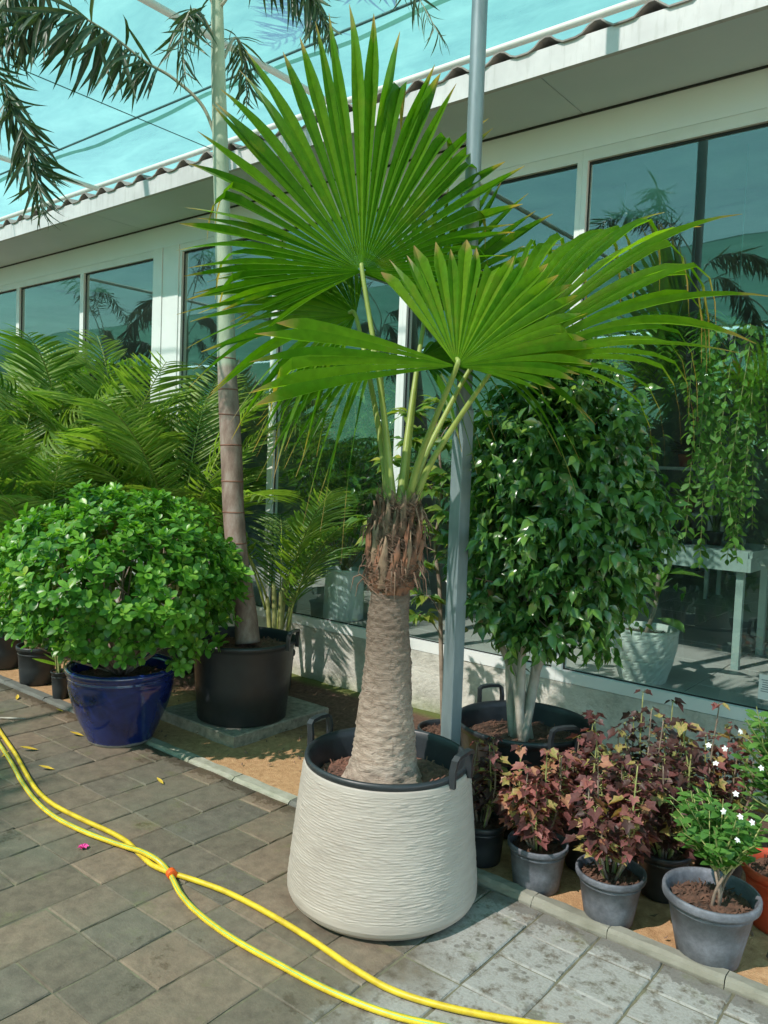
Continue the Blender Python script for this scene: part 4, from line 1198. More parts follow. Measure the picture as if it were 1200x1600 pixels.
ti = [1.0 if v[2] > z_cs else max(0.0, min(.35, (v[2] - z_cs + .25) * .8)) for v in V]
wadd('trunk', V, Fc, M['tall_trunk'], tpm, True, {'tint': ti})
for y in (568, 610, 655, 704, 756, 805, 850, 892, 930):
    z = at(360, y, d0 + .1)[2]; k = int(np.clip(np.searchsorted(zs_, z), 1, len(P) - 2)); c = P[k]; r_ = rd[k]
    tl = random.uniform(-.05, .05)
    V = []; n_ = 28
    for dz, dr in ((-.006, -.002), (-.003, .0026), (.002, .0022), (.006, -.002)):
        for i in range(n_):
            a = 6.2832 * i / n_; V.append((c[0] + math.cos(a) * (r_ + dr), c[1] + math.sin(a) * (r_ + dr), c[2] + dz + tl * math.cos(a) * .06))
    Fc = [(q * n_ + i, q * n_ + (i + 1) % n_, (q + 1) * n_ + (i + 1) % n_, (q + 1) * n_ + i) for q in range(3) for i in range(n_)]
    wadd('leaf_scar', V, Fc, M['ring'], tpm, True)

def plume_frond(thing, P, n_pairs, Lmax, start=.25, width=1.0, seed=0, tint=.4, hang=.5, plume=1.0, rr0=.011):
    r2 = np.random.default_rng(seed); P = spline(P, 10); m_ = len(P)
    rac = wadd('frond', *tube(P, list(np.linspace(rr0, .0025, m_)), 6), M['tall_trunk'] if thing is tpm else M['petiole'], thing, True, None)
    if thing is tpm:
        a_ = rac.data.attributes.new('tint', 'FLOAT', 'POINT'); a_.data.foreach_set('value', np.full(len(rac.data.vertices), .6, np.float32))
    _, fr = frames(P); pos = []; yd = []; nd = []; sz = []; ti = []
    for i in range(n_pairs):
        t_ = start + (1 - start) * (i + r2.random()) / n_pairs; f = t_ * (m_ - 1); k = min(int(f), m_ - 2); p = np.asarray(P[k]) * (1 - f + k) + np.asarray(P[k + 1]) * (f - k)
        tdir, u, v = fr[k]
        for sgn in (-1, 1):
            a = (0 if sgn > 0 else math.pi) + r2.normal(0, .75 * plume)
            side = u * math.cos(a) + v * math.sin(a)
            d = nrm(side * 1.0 + tdir * r2.uniform(.35, .9) - UP * hang * r2.uniform(.5, 1.5))
            l_ = Lmax * (.35 + .65 * math.sin(math.pi * min(1, max(0.02, (t_ - start) / (1 - start) * .85 + .12)))) * r2.uniform(.75, 1.15)
            pos.append(p); yd.append(d); nd.append(nrm(np.cross(d, tdir) * sgn + r2.normal(size=3) * .4)); sz.append(l_); ti.append(tint + r2.normal(0, .15))
    V, T, tt, al = scatter_arrays('strip', np.array(pos), np.array(yd), np.array(nd), np.array(sz), np.clip(ti, 0, 1), width)
    o = wadd('leaflets', V, T, M['tallfrond'], rac, True, {'tint': tt, 'along': al}); o['kind'] = 'stuff'

def px_path(L, dbase): return [at(x, y, dbase + dd) for x, y, dd in L]
dT = d0 + .2
for n_, (L, np_, lm, st, hg) in enumerate([
    ([(341, 225, .0), (316, 165, -.05), (270, 122, -.10), (225, 95, -.15), (160, 45, -.2), (95, 15, -.25), (30, 35, -.3), (-15, 105, -.3)], 75, .36, .36, 1.0),
    ([(340, 20, 0), (280, -90, 0), (180, -140, -.1), (80, -90, -.2), (20, -20, -.25), (-10, 60, -.3)], 85, .36, .3, .9),
    ([(336, -20, 0), (150, -120, -.5), (-20, 40, -.9), (10, 140, -1.0), (45, 225, -1.05), (68, 330, -1.1)], 100, .24, .45, .8),
    ([(345, 10, 0), (400, -60, .1), (450, -50, .2), (490, 0, .2), (520, 60, .2)], 60, .32, .2, .9),
    ([(335, 60, 0), (312, 20, -.1), (296, 20, -.2), (285, 60, -.3), (290, 120, -.35)], 46, .24, .1, .8),
    ([(350, 90, 0), (366, 60, .15), (378, 75, .3), (385, 130, .4), (385, 180, .4)], 40, .22, .1, .8),
    ([(338, -30, 0), (330, -160, 0), (380, -240, .4), (480, -200, .8), (600, -90, .9), (690, 60, .8)], 90, .32, .3, .9),
    ([(338, -30, 0), (300, -200, -.2), (200, -300, -.6), (60, -300, -1.0)], 70, .34, .3, .9),
    ([(338, -30, 0), (340, -200, .4), (300, -300, .9), (220, -280, 1.3)], 70, .34, .3, .9)]):
    plume_frond(tpm, px_path(L, dT), int(np_ * .8), lm * 1.0, st, .78, 20 + n_, .5, hg * 1.15)
# dark fronds that show behind the fan palm under the eave
bpm = empty('slender_palm', on_z(700, 1100, 0) * [1, 1, 0]);
bpm.location = (-3.05, 3.12, 0.0)

# ================================================================== ARECA PALMS
def areca_frond_mesh(seed, L=1.35):
    r2 = np.random.default_rng(seed); P = []; p = np.zeros(3); ang = R(r2.uniform(4, 12)); n_ = 26; tot = R(r2.uniform(38, 88)); side = r2.uniform(-.12, .12)
    for i in range(n_):
        P.append(p.copy()); t_ = i / (n_ - 1); a = ang + tot * t_ ** 1.7; p = p + np.array([math.sin(a), side * t_, math.cos(a)]) * L / n_
    Vr, Fr = tube(P, list(np.linspace(.010, .002, n_)), 5); _, fr = frames(P)
    pos = []; yd = []; nd = []; sz = []; ti = []; np_ = 33
    for i in range(np_):
        t_ = .30 + .70 * (i + .5) / np_; f = t_ * (n_ - 1); k = min(int(f), n_ - 2); q = P[k] * (1 - f + k) + P[k + 1] * (f - k); td = fr[k][0]
        sd = np.array([0, 1.0, 0]); up_ = nrm(np.cross(td, sd)); up_ = up_ if up_[2] > 0 or abs(td[2]) > .7 else -up_
        if up_[0] > 0 and td[2] > .7: up_ = -up_
        for sg in (-1, 1):
            d = nrm(sd * sg * 1.0 + up_ * .26 + td * r2.uniform(.45, .75) + r2.normal(size=3) * .06)
            w_ = (t_ - .3) / .7; l_ = .36 * (.45 + .55 * math.sin(math.pi * min(1, w_ * .8 + .15))) * (1 if w_ < .85 else 1 - (w_ - .85) * 3)
            pos.append(q); yd.append(d); nd.append(nrm(up_ * 1.0 - td * .3)); sz.append(max(.08, l_) * r2.uniform(.9, 1.08)); ti.append(.58 + r2.normal(0, .12))
    V, T, tt, al = scatter_arrays('strip', np.array(pos), np.array(yd), np.array(nd), np.array(sz), np.clip(ti, 0, 1), .62)
    return (V, T, tt, al), (Vr, Fr)
AF = []
for s in range(7):
    (V, T, tt, al), (Vr, Fr) = areca_frond_mesh(100 + s, 1.2 + .1 * (s % 4))
    ms = []
    for sh in (-.28, 0, .30):
        ms.append(make_mesh('leaflets', V, T, M['areca'], True, {'tint': np.clip(tt + sh, 0, 1), 'along': al}))
    AF.append((ms, make_mesh('frond', Vr, Fr, M['petiole'], True)))

def areca(base, label, n_, hgt, lean, seed, scale=1.0, az=None, name='areca_palm', group='areca palms by the window', tsh=None):
    r2 = random.Random(seed); t = empty(name, base); tag(t, label, 'palm', group)
    for i in range(n_):
        a = 6.2832 * i / n_ * 2.618 + r2.uniform(-.5, .5) if az is None else R(r2.uniform(*az))
        k = r2.randrange(len(AF)); ms, rm = AF[k]
        o = bpy.data.objects.new('frond', rm); COL.objects.link(o); o.parent = t
        h_ = r2.uniform(0, hgt); rd_ = r2.uniform(0.02, .10)
        o.location = (math.cos(a) * rd_, math.sin(a) * rd_, h_)
        o.rotation_euler = (r2.uniform(-.15, .15), r2.uniform(*lean), a); sc = scale * r2.uniform(.8, 1.1); o.scale = (sc, sc, sc)
        c = bpy.data.objects.new('leaflets', ms[r2.choice((0, 1, 1, 2)) if tsh is None else tsh]); COL.objects.link(c); c.parent = o; c['kind'] = 'stuff'
    for i in range(7):
        a = r2.uniform(0, 6.28); q = r2.uniform(.02, .07); b0 = np.array(base) + [math.cos(a) * q, math.sin(a) * q, 0]; tp_ = b0 + [math.cos(a) * .05, math.sin(a) * .05, hgt * r2.uniform(.6, 1.0) + .1]
        wadd('cane', *tube(spline([b0, (b0 + tp_) / 2 + [.01, 0, 0], tp_], 4), [.016] * 8 + [.012], 7), M['twig_green'], t, True)
    return t

def black_pot(c, r, rb, h, label, group='black nursery pots by the window'): return nursery_pot('nursery_pot', c, r, rb, h, M['pot_black'], label, group, .86)
black_pot((-5.40, 2.60), .145, .12, .275, 'black pot second along the paving edge from the small pot, mostly hidden by leaves')
black_pot((-4.871, 2.56), .128, .102, .243, 'black ribbed pot between the small pot and the pot at the far end')
black_pot((-4.455, 2.49), .058, .044, .167, 'smallest black pot with thin yellow stems beside the blue glazed pot')
ar = [((-5.40, 2.60, .23), 'areca palm at the far end of the paving edge, tall pale fronds', 17, .85, (-.25, .2), 3, 1.12, 2),
      ((-4.871, 2.56, .2), 'areca palm growing in the ribbed black pot beside the small pot', 15, .6, (-.25, .25), 5, .95, None),
      ((-5.85, 3.25, .24), 'areca palm nearest the column end, behind the far black pot', 18, 1.0, (-.2, .25), 8, 1.15, None),
      ((-5.1, 3.2, .24), 'bushy areca palm against the window behind the round shrub', 20, .8, (-.2, .3), 9, 1.1, 2),
      ((-4.5, 3.38, .24), 'areca palm against the window behind the wide tub on the slab', 17, .7, (-.2, .3), 12, 1.05, 2),
      ((-3.76, 3.60, .2), 'small areca palm against the low wall behind the tall palm trunk', 8, .45, (-.1, .3), 15, .82, None)]
for b_, lb, n_, hg, ln, sd, sc, ts in ar: areca(b_, lb, n_, hg, ln, sd, sc, None, tsh=ts)
for c, lb in (((-5.85, 3.25), 'black pot under the areca palm nearest the column'), ((-5.1, 3.2), 'black pot hidden behind the blue pot, under the bushy areca'), ((-4.5, 3.38), 'black pot behind the wide tub, under the areca'), ((-3.74, 3.56), 'black pot by the low wall under the small areca')):
    black_pot(c, .14, .115, .25, lb)
# thin stems of the smallest pot
yp = empty('potted_seedling', (-4.455, 2.49, .14)); tag(yp, 'thin yellow-green seedling stems in the smallest black pot', 'seedling')
for i in range(6):
    a = random.uniform(0, 6.28); b0 = np.array([-4.455, 2.49, .14]) + [math.cos(a) * .02, math.sin(a) * .02, 0]
    wadd('stem', *tube(spline([b0, b0 + [math.cos(a) * .01, math.sin(a) * .01, .1], b0 + [math.cos(a) * .03, math.sin(a) * .03, random.uniform(.18, .3)]], 4), .005, 6), M['twig_green'], yp, True)
n_ = 22; pp = np.tile(np.array([-4.455, 2.49, .24]), (n_, 1)) + rng.normal(0, .03, (n_, 3)); place_leaves(yp, 'sword', M['areca'], pp, nrm(rng.normal(size=(n_, 3)) * .6 + UP), rng.normal(size=(n_, 3)), rng.uniform(.12, .25, n_), rng.uniform(.5, 1, n_), 22)
# ================================================================== RED MAPLE-LEAVED POT PLANTS
def maple_plant(base, label, top, wid, n_stem, n_leaf, size, tint, seed, parts=60, group='maple-leaved pot plants', lean=(0, 0), low=.3, tvar=.16):
    size *= .76; tint -= .07; n_leaf = int(n_leaf * 2.3); r2 = np.random.default_rng(seed); t = empty('maple_leaved_plant', base); tag(t, label, 'plant', group)
    base = np.array(base); pos = []; yd = []; nd = []; sz = []; ti = []; mb = MB()
    for i in range(n_stem):
        a = r2.random() * 6.28; q = wid * math.sqrt(r2.random()); tipz = top * r2.uniform(.72, 1.0) * (1 - .25 * (q / wid) ** 2)
        tip = base + [math.cos(a) * q + lean[0], math.sin(a) * q + lean[1], tipz - base[2]]
        b0 = base + [math.cos(a) * .02, math.sin(a) * .02, -.005]; mid = b0 * .5 + tip * .5 + np.array([math.cos(a), math.sin(a), 0]) * wid * .15 + r2.normal(0, .01, 3)
        P = spline([b0, mid, tip], 7); wadd('stem', *tube(P, list(np.linspace(.0055, .0022, len(P))), 5), M['twig_green' if r2.random() < .6 else 'twig'], t, True)
        st = r2.normal(0, .08)
        for j in range(n_leaf):
            f = low + (1 - low) * (j + r2.random()) / n_leaf if j < n_leaf - 4 else 1.0; k = min(int(f * (len(P) - 1)), len(P) - 1)
            aa = j * 2.4 + r2.random() * 1.2; out_ = np.array([math.cos(aa), math.sin(aa), r2.uniform(-.1, .6)]); pl_ = size * r2.uniform(.5, 1.1) * (1.2 - f * .6) * (.4 if f == 1 else 1)
            p = P[k] + nrm(out_) * pl_ + (UP * .006 if f == 1 else 0)
            mb.tube([P[k], p], [.0012, .001], 3, False)
            d = nrm(out_ * [1, 1, .2] + [0, 0, r2.uniform(-.7, .2)]); pos.append(p); yd.append(d); nd.append(nrm(UP * .9 + out_ * .6 - CF * .15 + r2.normal(0, .35, 3)))
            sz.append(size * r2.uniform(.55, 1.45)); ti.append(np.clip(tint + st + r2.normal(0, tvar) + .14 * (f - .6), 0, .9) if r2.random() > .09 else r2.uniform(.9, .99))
    o = mb.build('leaf_stalks', M['twig_green'], t); o['kind'] = 'stuff'
    h = len(pos) // 2; A = lambda L, s: np.array(L)[s]
    order = r2.permutation(len(pos)); 
    for tpl, s in (('maple', order[:h]), ('maple2', order[h:])):
        place_leaves(t, tpl, M['mapleleaf'], A(pos, s), A(yd, s), A(nd, s), A(sz, s), A(ti, s), parts // 2)
    return t

def grey_pot(c, r, rb, h, label): return nursery_pot('nursery_pot', c, r, rb, h, M['pot_grey'], label, 'grey plastic nursery pots on the sand', .80)
grey_pot((-1.272, 2.528), .108, .081, .165, 'dusty grey pot of the pink and orange maple-leaved plant beside the planter')
grey_pot((-.99, 2.503), .1145, .078, .172, 'dusty grey pot with bare leggy stems, on the sand along the kerb')
grey_pot((-.675, 2.52), .144, .091, .212, 'largest dusty grey pot on the sand, with a white-flowered shrub')
nursery_pot('nursery_pot', (-1.525, 2.555), .098, .078, .155, M['pot_black'], 'black pot squeezed between the beige planter and the ficus tub', 'black pots among the maple-leaved plants', .8)
nursery_pot('nursery_pot', (-1.20, 2.79), .10, .078, .165, M['pot_black'], 'black pot behind the first two grey pots', 'black pots among the maple-leaved plants', .8)
nursery_pot('nursery_pot', (-.915, 2.79), .095, .074, .165, M['pot_black'], 'black pot behind and between the two larger grey pots', 'black pots among the maple-leaved plants', .8)
nursery_pot('nursery_pot', (-1.06, 3.05), .10, .078, .165, M['pot_black'], 'black pot at the back of the red plants, towards the ficus', 'black pots among the maple-leaved plants', .8)
nursery_pot('nursery_pot', (-.80, 3.05), .10, .078, .165, M['pot_black'], 'black pot at the back of the red plants, towards the orange-red pot', 'black pots among the maple-leaved plants', .8)
nursery_pot('nursery_pot', (-.545, 2.86), .13, .09, .205, M['pot_red'], 'bright orange-red plastic pot behind the largest grey pot', None, .85)

maple_plant((-1.272, 2.528, .135), 'maple-leaved plant with pink, orange and yellow-green leaves next to the beige planter', .56, .12, 13, 13, .050, .70, 31, 120, tvar=.15)
maple_plant((-.99, 2.503, .135), 'leggy maple-leaved plant, mixed purple and orange leaves over bare stems', .57, .15, 14, 14, .052, .50, 32, 120, low=.45, tvar=.22)
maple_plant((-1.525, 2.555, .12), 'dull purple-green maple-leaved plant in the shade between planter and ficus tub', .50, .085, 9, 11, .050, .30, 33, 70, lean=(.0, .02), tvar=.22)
maple_plant((-1.20, 2.79, .13), 'dark red maple-leaved plant behind the pink and orange one', .62, .13, 12, 13, .050, .46, 34, 80)
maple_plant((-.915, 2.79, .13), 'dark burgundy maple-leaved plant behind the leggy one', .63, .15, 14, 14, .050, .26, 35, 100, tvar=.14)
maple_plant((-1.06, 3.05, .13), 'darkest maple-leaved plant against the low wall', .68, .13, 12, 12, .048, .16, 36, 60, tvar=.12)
maple_plant((-.80, 3.05, .13), 'maple-leaved plant with bright pink-red top leaves by the window sill', .66, .13, 13, 13, .048, .44, 37, 70, tvar=.2)

# ================================================================== WHITE-FLOWERED SHRUBS
def flower_plant(base, label, top, wid, n_stem, n_leaf, size, seed, parts, flowers):
    r2 = np.random.default_rng(seed); t = empty('flowering_shrub', base); tag(t, label, 'shrub', 'white-flowered shrubs'); base = np.array(base)
    pos = []; yd = []; nd = []; sz = []; ti = []; tips = []
    main = []
    for i in range(4):
        a = r2.random() * 6.28; b0 = base + [math.cos(a) * .03, math.sin(a) * .03, -.01]; m_ = b0 + [r2.normal(0, .02), r2.normal(0, .02), (top - base[2]) * .38]
        wadd('stem', *tube(spline([b0, (b0 + m_) / 2 + r2.normal(0, .006, 3), m_], 4), list(np.linspace(.0055, .004, 9)), 6), M['twig'], t, True); main.append(m_)
    mb = MB()
    for i in range(n_stem):
        b0 = main[i % 4]; a = r2.random() * 6.28; q = wid * math.sqrt(r2.random()); tip = base + [math.cos(a) * q, math.sin(a) * q, (top - base[2]) * r2.uniform(.55, 1.0)]
        P = spline([b0, (b0 + tip) / 2 + r2.normal(0, .015, 3), tip], 6); mb.tube(P, list(np.linspace(.0035, .0015, len(P))), 4, False); tips.append(tip)
        for j in range(n_leaf):
            f = .25 + .75 * (j + .5) / n_leaf; k = min(int(f * (len(P) - 1)), len(P) - 1)
            for s_ in (-1, 1):
                aa = j * 1.57 + a + (0 if s_ > 0 else math.pi); o_ = np.array([math.cos(aa), math.sin(aa), r2.uniform(.1, .8)])
                pos.append(P[k]); yd.append(nrm(o_)); nd.append(nrm(UP + r2.normal(0, .3, 3) - CF * .3)); sz.append(size * r2.uniform(.65, 1.2)); ti.append(np.clip(.42 + .3 * (f - .5) + r2.normal(0, .15), 0, .99))
    mb.build('twigs', M['twig_green'], t)['kind'] = 'stuff'
    place_leaves(t, 'oval', M['flowerleaf'], np.array(pos), np.array(yd), np.array(nd), np.array(sz), np.array(ti), parts)
    for p in flowers:
        p = np.array(p); n_ = nrm(-CF * .9 + UP * .6 + r2.normal(0, .3, 3)); u = nrm(np.cross(n_, [.2, .3, .9])); v = np.cross(n_, u)
        mb = MB(); mb.tube([p - n_ * .012, p], [.0015, .002], 5)
        V0, T0, _ = TPL['petal']
        for q in range(5):
            a = q * 1.2566 + r2.random() * .2; d = u * math.cos(a) + v * math.sin(a); x, y, z = axes(d[None], n_[None])
            mb.extend(p + .0098 * (V0[:, :1] * x + V0[:, 1:2] * y + V0[:, 2:] * z), [tuple(f) for f in T0])
        mb.build('flower', M['petal'], t, True)
    return t
dC = depth_of((-.675, 2.52, .4)); dRd = depth_of((-.545, 2.86, .5))
flower_plant((-.675, 2.52, .172), 'white-flowered green shrub in the largest grey pot on the sand', .51, .15, 44, 7, .040, 51, 200,
             [at(1150, 1240, dC - .05), at(1131, 1268, dC - .12), at(1157, 1276, dC - .12), at(1176, 1285, dC - .12), at(1153, 1312, dC - .14)])
flower_plant((-.545, 2.86, .18), 'taller white-flowered green shrub in the orange-red pot', .74, .20, 60, 7, .042, 52, 200,
             [at(1107, 1164, dRd - .1), at(1133, 1170, dRd - .1), at(1158, 1143, dRd - .1), at(1190, 1200, dRd - .12), at(1118, 1192, dRd - .12)])

# ================================================================== YOUNG TREE BEHIND THE POST
YT = np.array([-2.16, 3.22, 0.0])
nursery_pot('nursery_pot', (YT[0], YT[1]), .13, .10, .2, M['pot_black'], 'black pot behind the beige planter, with the slim young tree', None, .85)
yt = empty('young_tree', (YT[0], YT[1], .16)); tag(yt, 'slim young tree with sparse pale green leaves behind the post', 'tree')
dY = depth_of(YT + [0, 0, .8])
tr = [YT + [0, 0, .15], at(689, 1010, dY), at(687, 920, dY), at(680, 850, dY), at(690, 780, dY), at(686, 700, dY), at(680, 640, dY)]
P = spline(tr, 6); wadd('trunk', *tube(P, list(np.linspace(.013, .005, len(P))), 8), M['twig'], yt, True)
pos = []; yd = []; nd = []; sz = []; ti = []; mb = MB()
for (bx, by, dd) in [(640, 690, .0), (665, 675, .05), (700, 690, -.05), (650, 735, .1), (702, 740, -.1), (672, 760, 0), (700, 800, -.05), (655, 820, .05), (698, 840, 0), (575, 810, .1), (590, 835, .1), (650, 880, 0), (700, 870, .05), (665, 930, 0), (655, 960, .05), (640, 645, .0), (690, 630, .1), (610, 720, .15), (712, 660, .05), (712, 770, .05)]:
    tp_ = at(bx, by, dY + dd); k = min(range(len(P)), key=lambda q: np.linalg.norm(P[q] - tp_ + UP * .08)); b0 = P[k]
    if len(b0) and np.linalg.norm(b0 - tp_) < 1: mb.tube(spline([b0, (b0 + tp_) / 2 + UP * .02, tp_], 3), .0025, 4, False)
    for j in range(24):
        a = random.uniform(0, 6.28); o_ = np.array([math.cos(a), math.sin(a), random.uniform(-.5, .4)]); p = tp_ + o_ * random.uniform(.005, .06)
        pos.append(p); yd.append(nrm(o_)); nd.append(nrm(UP + rng.normal(0, .35, 3) - CF * .3)); sz.append(random.uniform(.06, .10)); ti.append(random.uniform(.3, .85) if random.random() < .96 else .98)
mb.build('twigs', M['twig'], yt)['kind'] = 'stuff'
place_leaves(yt, 'ficus', M['treeleaf'], np.array(pos), np.array(yd), np.array(nd), np.array(sz), np.array(ti), 240)
# low fern tuft at the foot of the post
ft = empty('fern_tuft', (-1.98, 2.85, 0)); tag(ft, 'small yellow-green fern tuft on the soil behind the beige planter', 'fern')
n_ = 60; aa = rng.uniform(0, 6.28, n_); dd_ = np.stack([np.cos(aa), np.sin(aa), rng.uniform(.3, 1.2, n_)], -1)
place_leaves(ft, 'strip', M['fern'], np.tile([-1.98, 2.85, .0], (n_, 1)) + rng.normal(0, .04, (n_, 3)) * [1, 1, 0], nrm(dd_), np.tile(UP, (n_, 1)) + rng.normal(0, .2, (n_, 3)), rng.uniform(.12, .24, n_), rng.uniform(.5, 1, n_), 60)

# ================================================================== HOSE
def hose(name, label, pts, mat, stripe=None, parent=None):
    P = [on_z(x, y, z) for x, y, z in pts]; P = spline(P, 7); r = .0094
    if parent is None:
        t = empty(name, (P[0][0], P[0][1], 0)); tag(t, label, 'hose')
    else: t = parent
    wadd('tube', *tube(P, r, 14), mat, t, True)
    if stripe:
        _, fr = frames(P)
        for ang in (.25, 1.25, 2.25):
            V = []; Fc = []
            for p, (td, u, v) in zip(P, fr):
                sd = nrm(np.cross(td, UP)); w_ = nrm(np.cross(sd, td))
                for da in (-.14, 0, .14):
                    a = ang + da + .6; V.append(p + (sd * math.cos(a) + w_ * math.sin(a)) * (r + .0006))
            for i in range(len(P) - 1):
                for q in range(2): Fc.append((i * 3 + q, i * 3 + q + 1, i * 3 + q + 4, i * 3 + q + 3))
            wadd('stripe', V, Fc, stripe, t, True)
    return t
Zh = .010
h1 = hose('garden_hose', 'yellow garden hose with a green stripe, doubled and lying across the paving', [(-60, 1080, Zh), (-25, 1125, Zh), (0, 1164, Zh), (18, 1192, Zh), (33, 1220, Zh), (55, 1250, Zh), (85, 1276, Zh), (130, 1299, Zh), (175, 1316, Zh), (203, 1325, .014), (222, 1331, .03), (243, 1342, .030), (258, 1355, .016), (268, 1370, .012), (283, 1398, Zh), (310, 1427, Zh), (360, 1464, Zh), (430, 1504, Zh), (510, 1546, Zh), (600, 1582, Zh), (690, 1604, Zh), (780, 1618, Zh), (900, 1640, Zh)], M['hose_y'], M['hose_g'])
hose('garden_hose', '', [(-50, 1070, Zh), (-20, 1112, Zh), (5, 1150, Zh), (24, 1178, Zh), (40, 1207, Zh), (58, 1235, Zh), (85, 1258, Zh), (130, 1281, Zh), (172, 1300, Zh), (198, 1315, Zh), (216, 1332, Zh), (236, 1350, Zh), (262, 1362, Zh), (300, 1374, Zh), (350, 1392, Zh), (410, 1422, Zh), (480, 1464, Zh), (560, 1518, Zh), (620, 1550, Zh), (700, 1574, Zh), (800, 1594, Zh), (880, 1606, Zh), (1000, 1622, Zh)], M['hose_y'], None, h1)
c = on_z(268, 1367, .014); dirn = nrm(on_z(276, 1378, .014) - on_z(260, 1356, .014))
V, Fc = tube([c - dirn * .011, c - dirn * .0105, c - dirn * .006, c + dirn * .006, c + dirn * .0105, c + dirn * .011], [.0165, .0180, .0174, .0174, .0180, .0165], 22); V = [tuple(np.array(v) + [0, 0, .004]) for v in V]
wadd('hose_tie', V, Fc, M['orange'], h1, True)

# ================================================================== BITS ON THE PAVING
def fallen_leaf(px, py, L, ang, lab, mat=None):
    c = on_z(px, py, .004); V0, T0, _ = leaf_tpl([.05, .7, 1, .7, .05], .5, -.25, .17)
    ca, sa = math.cos(ang), math.sin(ang)
    V = [(c[0] + L * (x * ca - (y - .5) * sa), c[1] + L * (x * sa + (y - .5) * ca), .004 + L * max(0, z)) for x, y, z in V0]
    tag(wadd('fallen_leaf', V, T0, mat or M['leaf_yellow'], None, True), lab, 'leaf', 'small fallen leaves on the paving')
for px, py, L, a, lb in ((27, 1091, .06, 1.0, 'small yellow leaf on the paving nearest the black pots'), (93, 1111, .05, 2.0, 'small yellow leaf lying just before the blue pot'), (120, 1149, .075, 2.2, 'curled yellow leaf lying in front of the blue pot'), (45, 1172, .085, 2.5, 'large curled yellow leaf beside the bend of the hose'), (73, 1202, .075, 2.3, 'yellow leaf lying just right of the hose, past its bend'), (250, 1222, .055, 1.5, 'lone yellow leaf on the bare paving below the slab'), (8, 1180, .05, .5, 'orange-yellow leaf touching the hose')):
    fallen_leaf(px, py, L, a, lb)
fallen_leaf(75, 1270, .05, 1.2, 'dark brown dead leaf tucked against the yellow hose', M['fibre'])
c = on_z(20, 1124); tag(wadd('twig', *tube([c + [-.06, -.05, .006], c + [0, -.005, .008], c + [.05, .05, .005]], [.004, .006, .003], 6), M['ficus_bark'], None, True), 'pale broken twig lying on the paving near the black pots', 'twig')
c = on_z(130, 1325); mb = MB()
for q in range(7):
    a = q * .9; d = np.array([math.cos(a), math.sin(a), 0]); s_ = np.array([-d[1], d[0], 0]); 
    mb.extend([c + [0, 0, .004], c + d * .012 + s_ * .008 + [0, 0, .012], c + d * .022 + [0, 0, .006], c + d * .012 - s_ * .008 + [0, 0, .009]], [(0, 1, 2, 3)])
tag(mb.build('fallen_flower', M['pink']), 'crumpled bright pink flower dropped on the paving', 'flower')

# ================================================================== INSIDE THE SHOP
gp = empty('stone_pot', (-1.66, 4.50, FZ)); tag(gp, 'grey-green stone pot with a diamond lattice, just inside the window', 'pot')
n_, rows = 48, 26; V = []; H_ = .30
for i in range(rows):
    z = H_ * i / (rows - 1); r0 = .128 + .058 * math.sin(min(1, z / H_ * 1.15) * 1.45)
    for j in range(n_):
        a = 6.2832 * j / n_; e = max(abs(math.sin(a * 9 + z * 38)) ** .6 * 0, 0); w1 = abs(math.sin(a * 6 + z * 30)); w2 = abs(math.sin(a * 6 - z * 30))
        r_ = r0 - .010 * (1 - min(w1, w2)) ** 3; V.append((gp.location[0] + r_ * math.cos(a), gp.location[1] + r_ * math.sin(a), FZ + z))
Fc = [(i * n_ + j, i * n_ + (j + 1) % n_, (i + 1) * n_ + (j + 1) % n_, (i + 1) * n_ + j) for i in range(rows - 1) for j in range(n_)]
wadd('body', V, Fc, M['pot_stone'], gp, False)
wadd('rim', *lathe([(.186, H_), (.184, H_ + .008), (.170, H_ + .008), (.165, H_ - .05)], 48, gp.location, False), M['pot_stone'], gp, True); soil_disc(gp, gp.location, .165, H_ - .04)
rb_ = empty('rubber_plant', (-1.66, 4.50, FZ + .25)); tag(rb_, 'small rubber plant with broad leaves in the grey-green stone pot', 'plant')
top = np.array([-1.60, 4.50, FZ + .62]); b0 = np.array([-1.66, 4.5, FZ + .25])
wadd('stem', *tube(spline([b0, (b0 + top) / 2 + [.02, 0, 0], top], 5), .012, 8), M['twig'], rb_, True)
yd = np.array([[.9, .2, .2], [-.7, .4, .3], [.3, -.8, .4], [.1, .1, 1], [-.4, -.5, .5], [.8, -.5, .05]]); place_leaves(rb_, 'oval', M['ficusleaf'], np.array([top - [0, 0, .05 * i] for i in range(6)]), yd, np.tile(UP, (6, 1)) + yd * .2, np.full(6, .24), np.full(6, .8), 6)

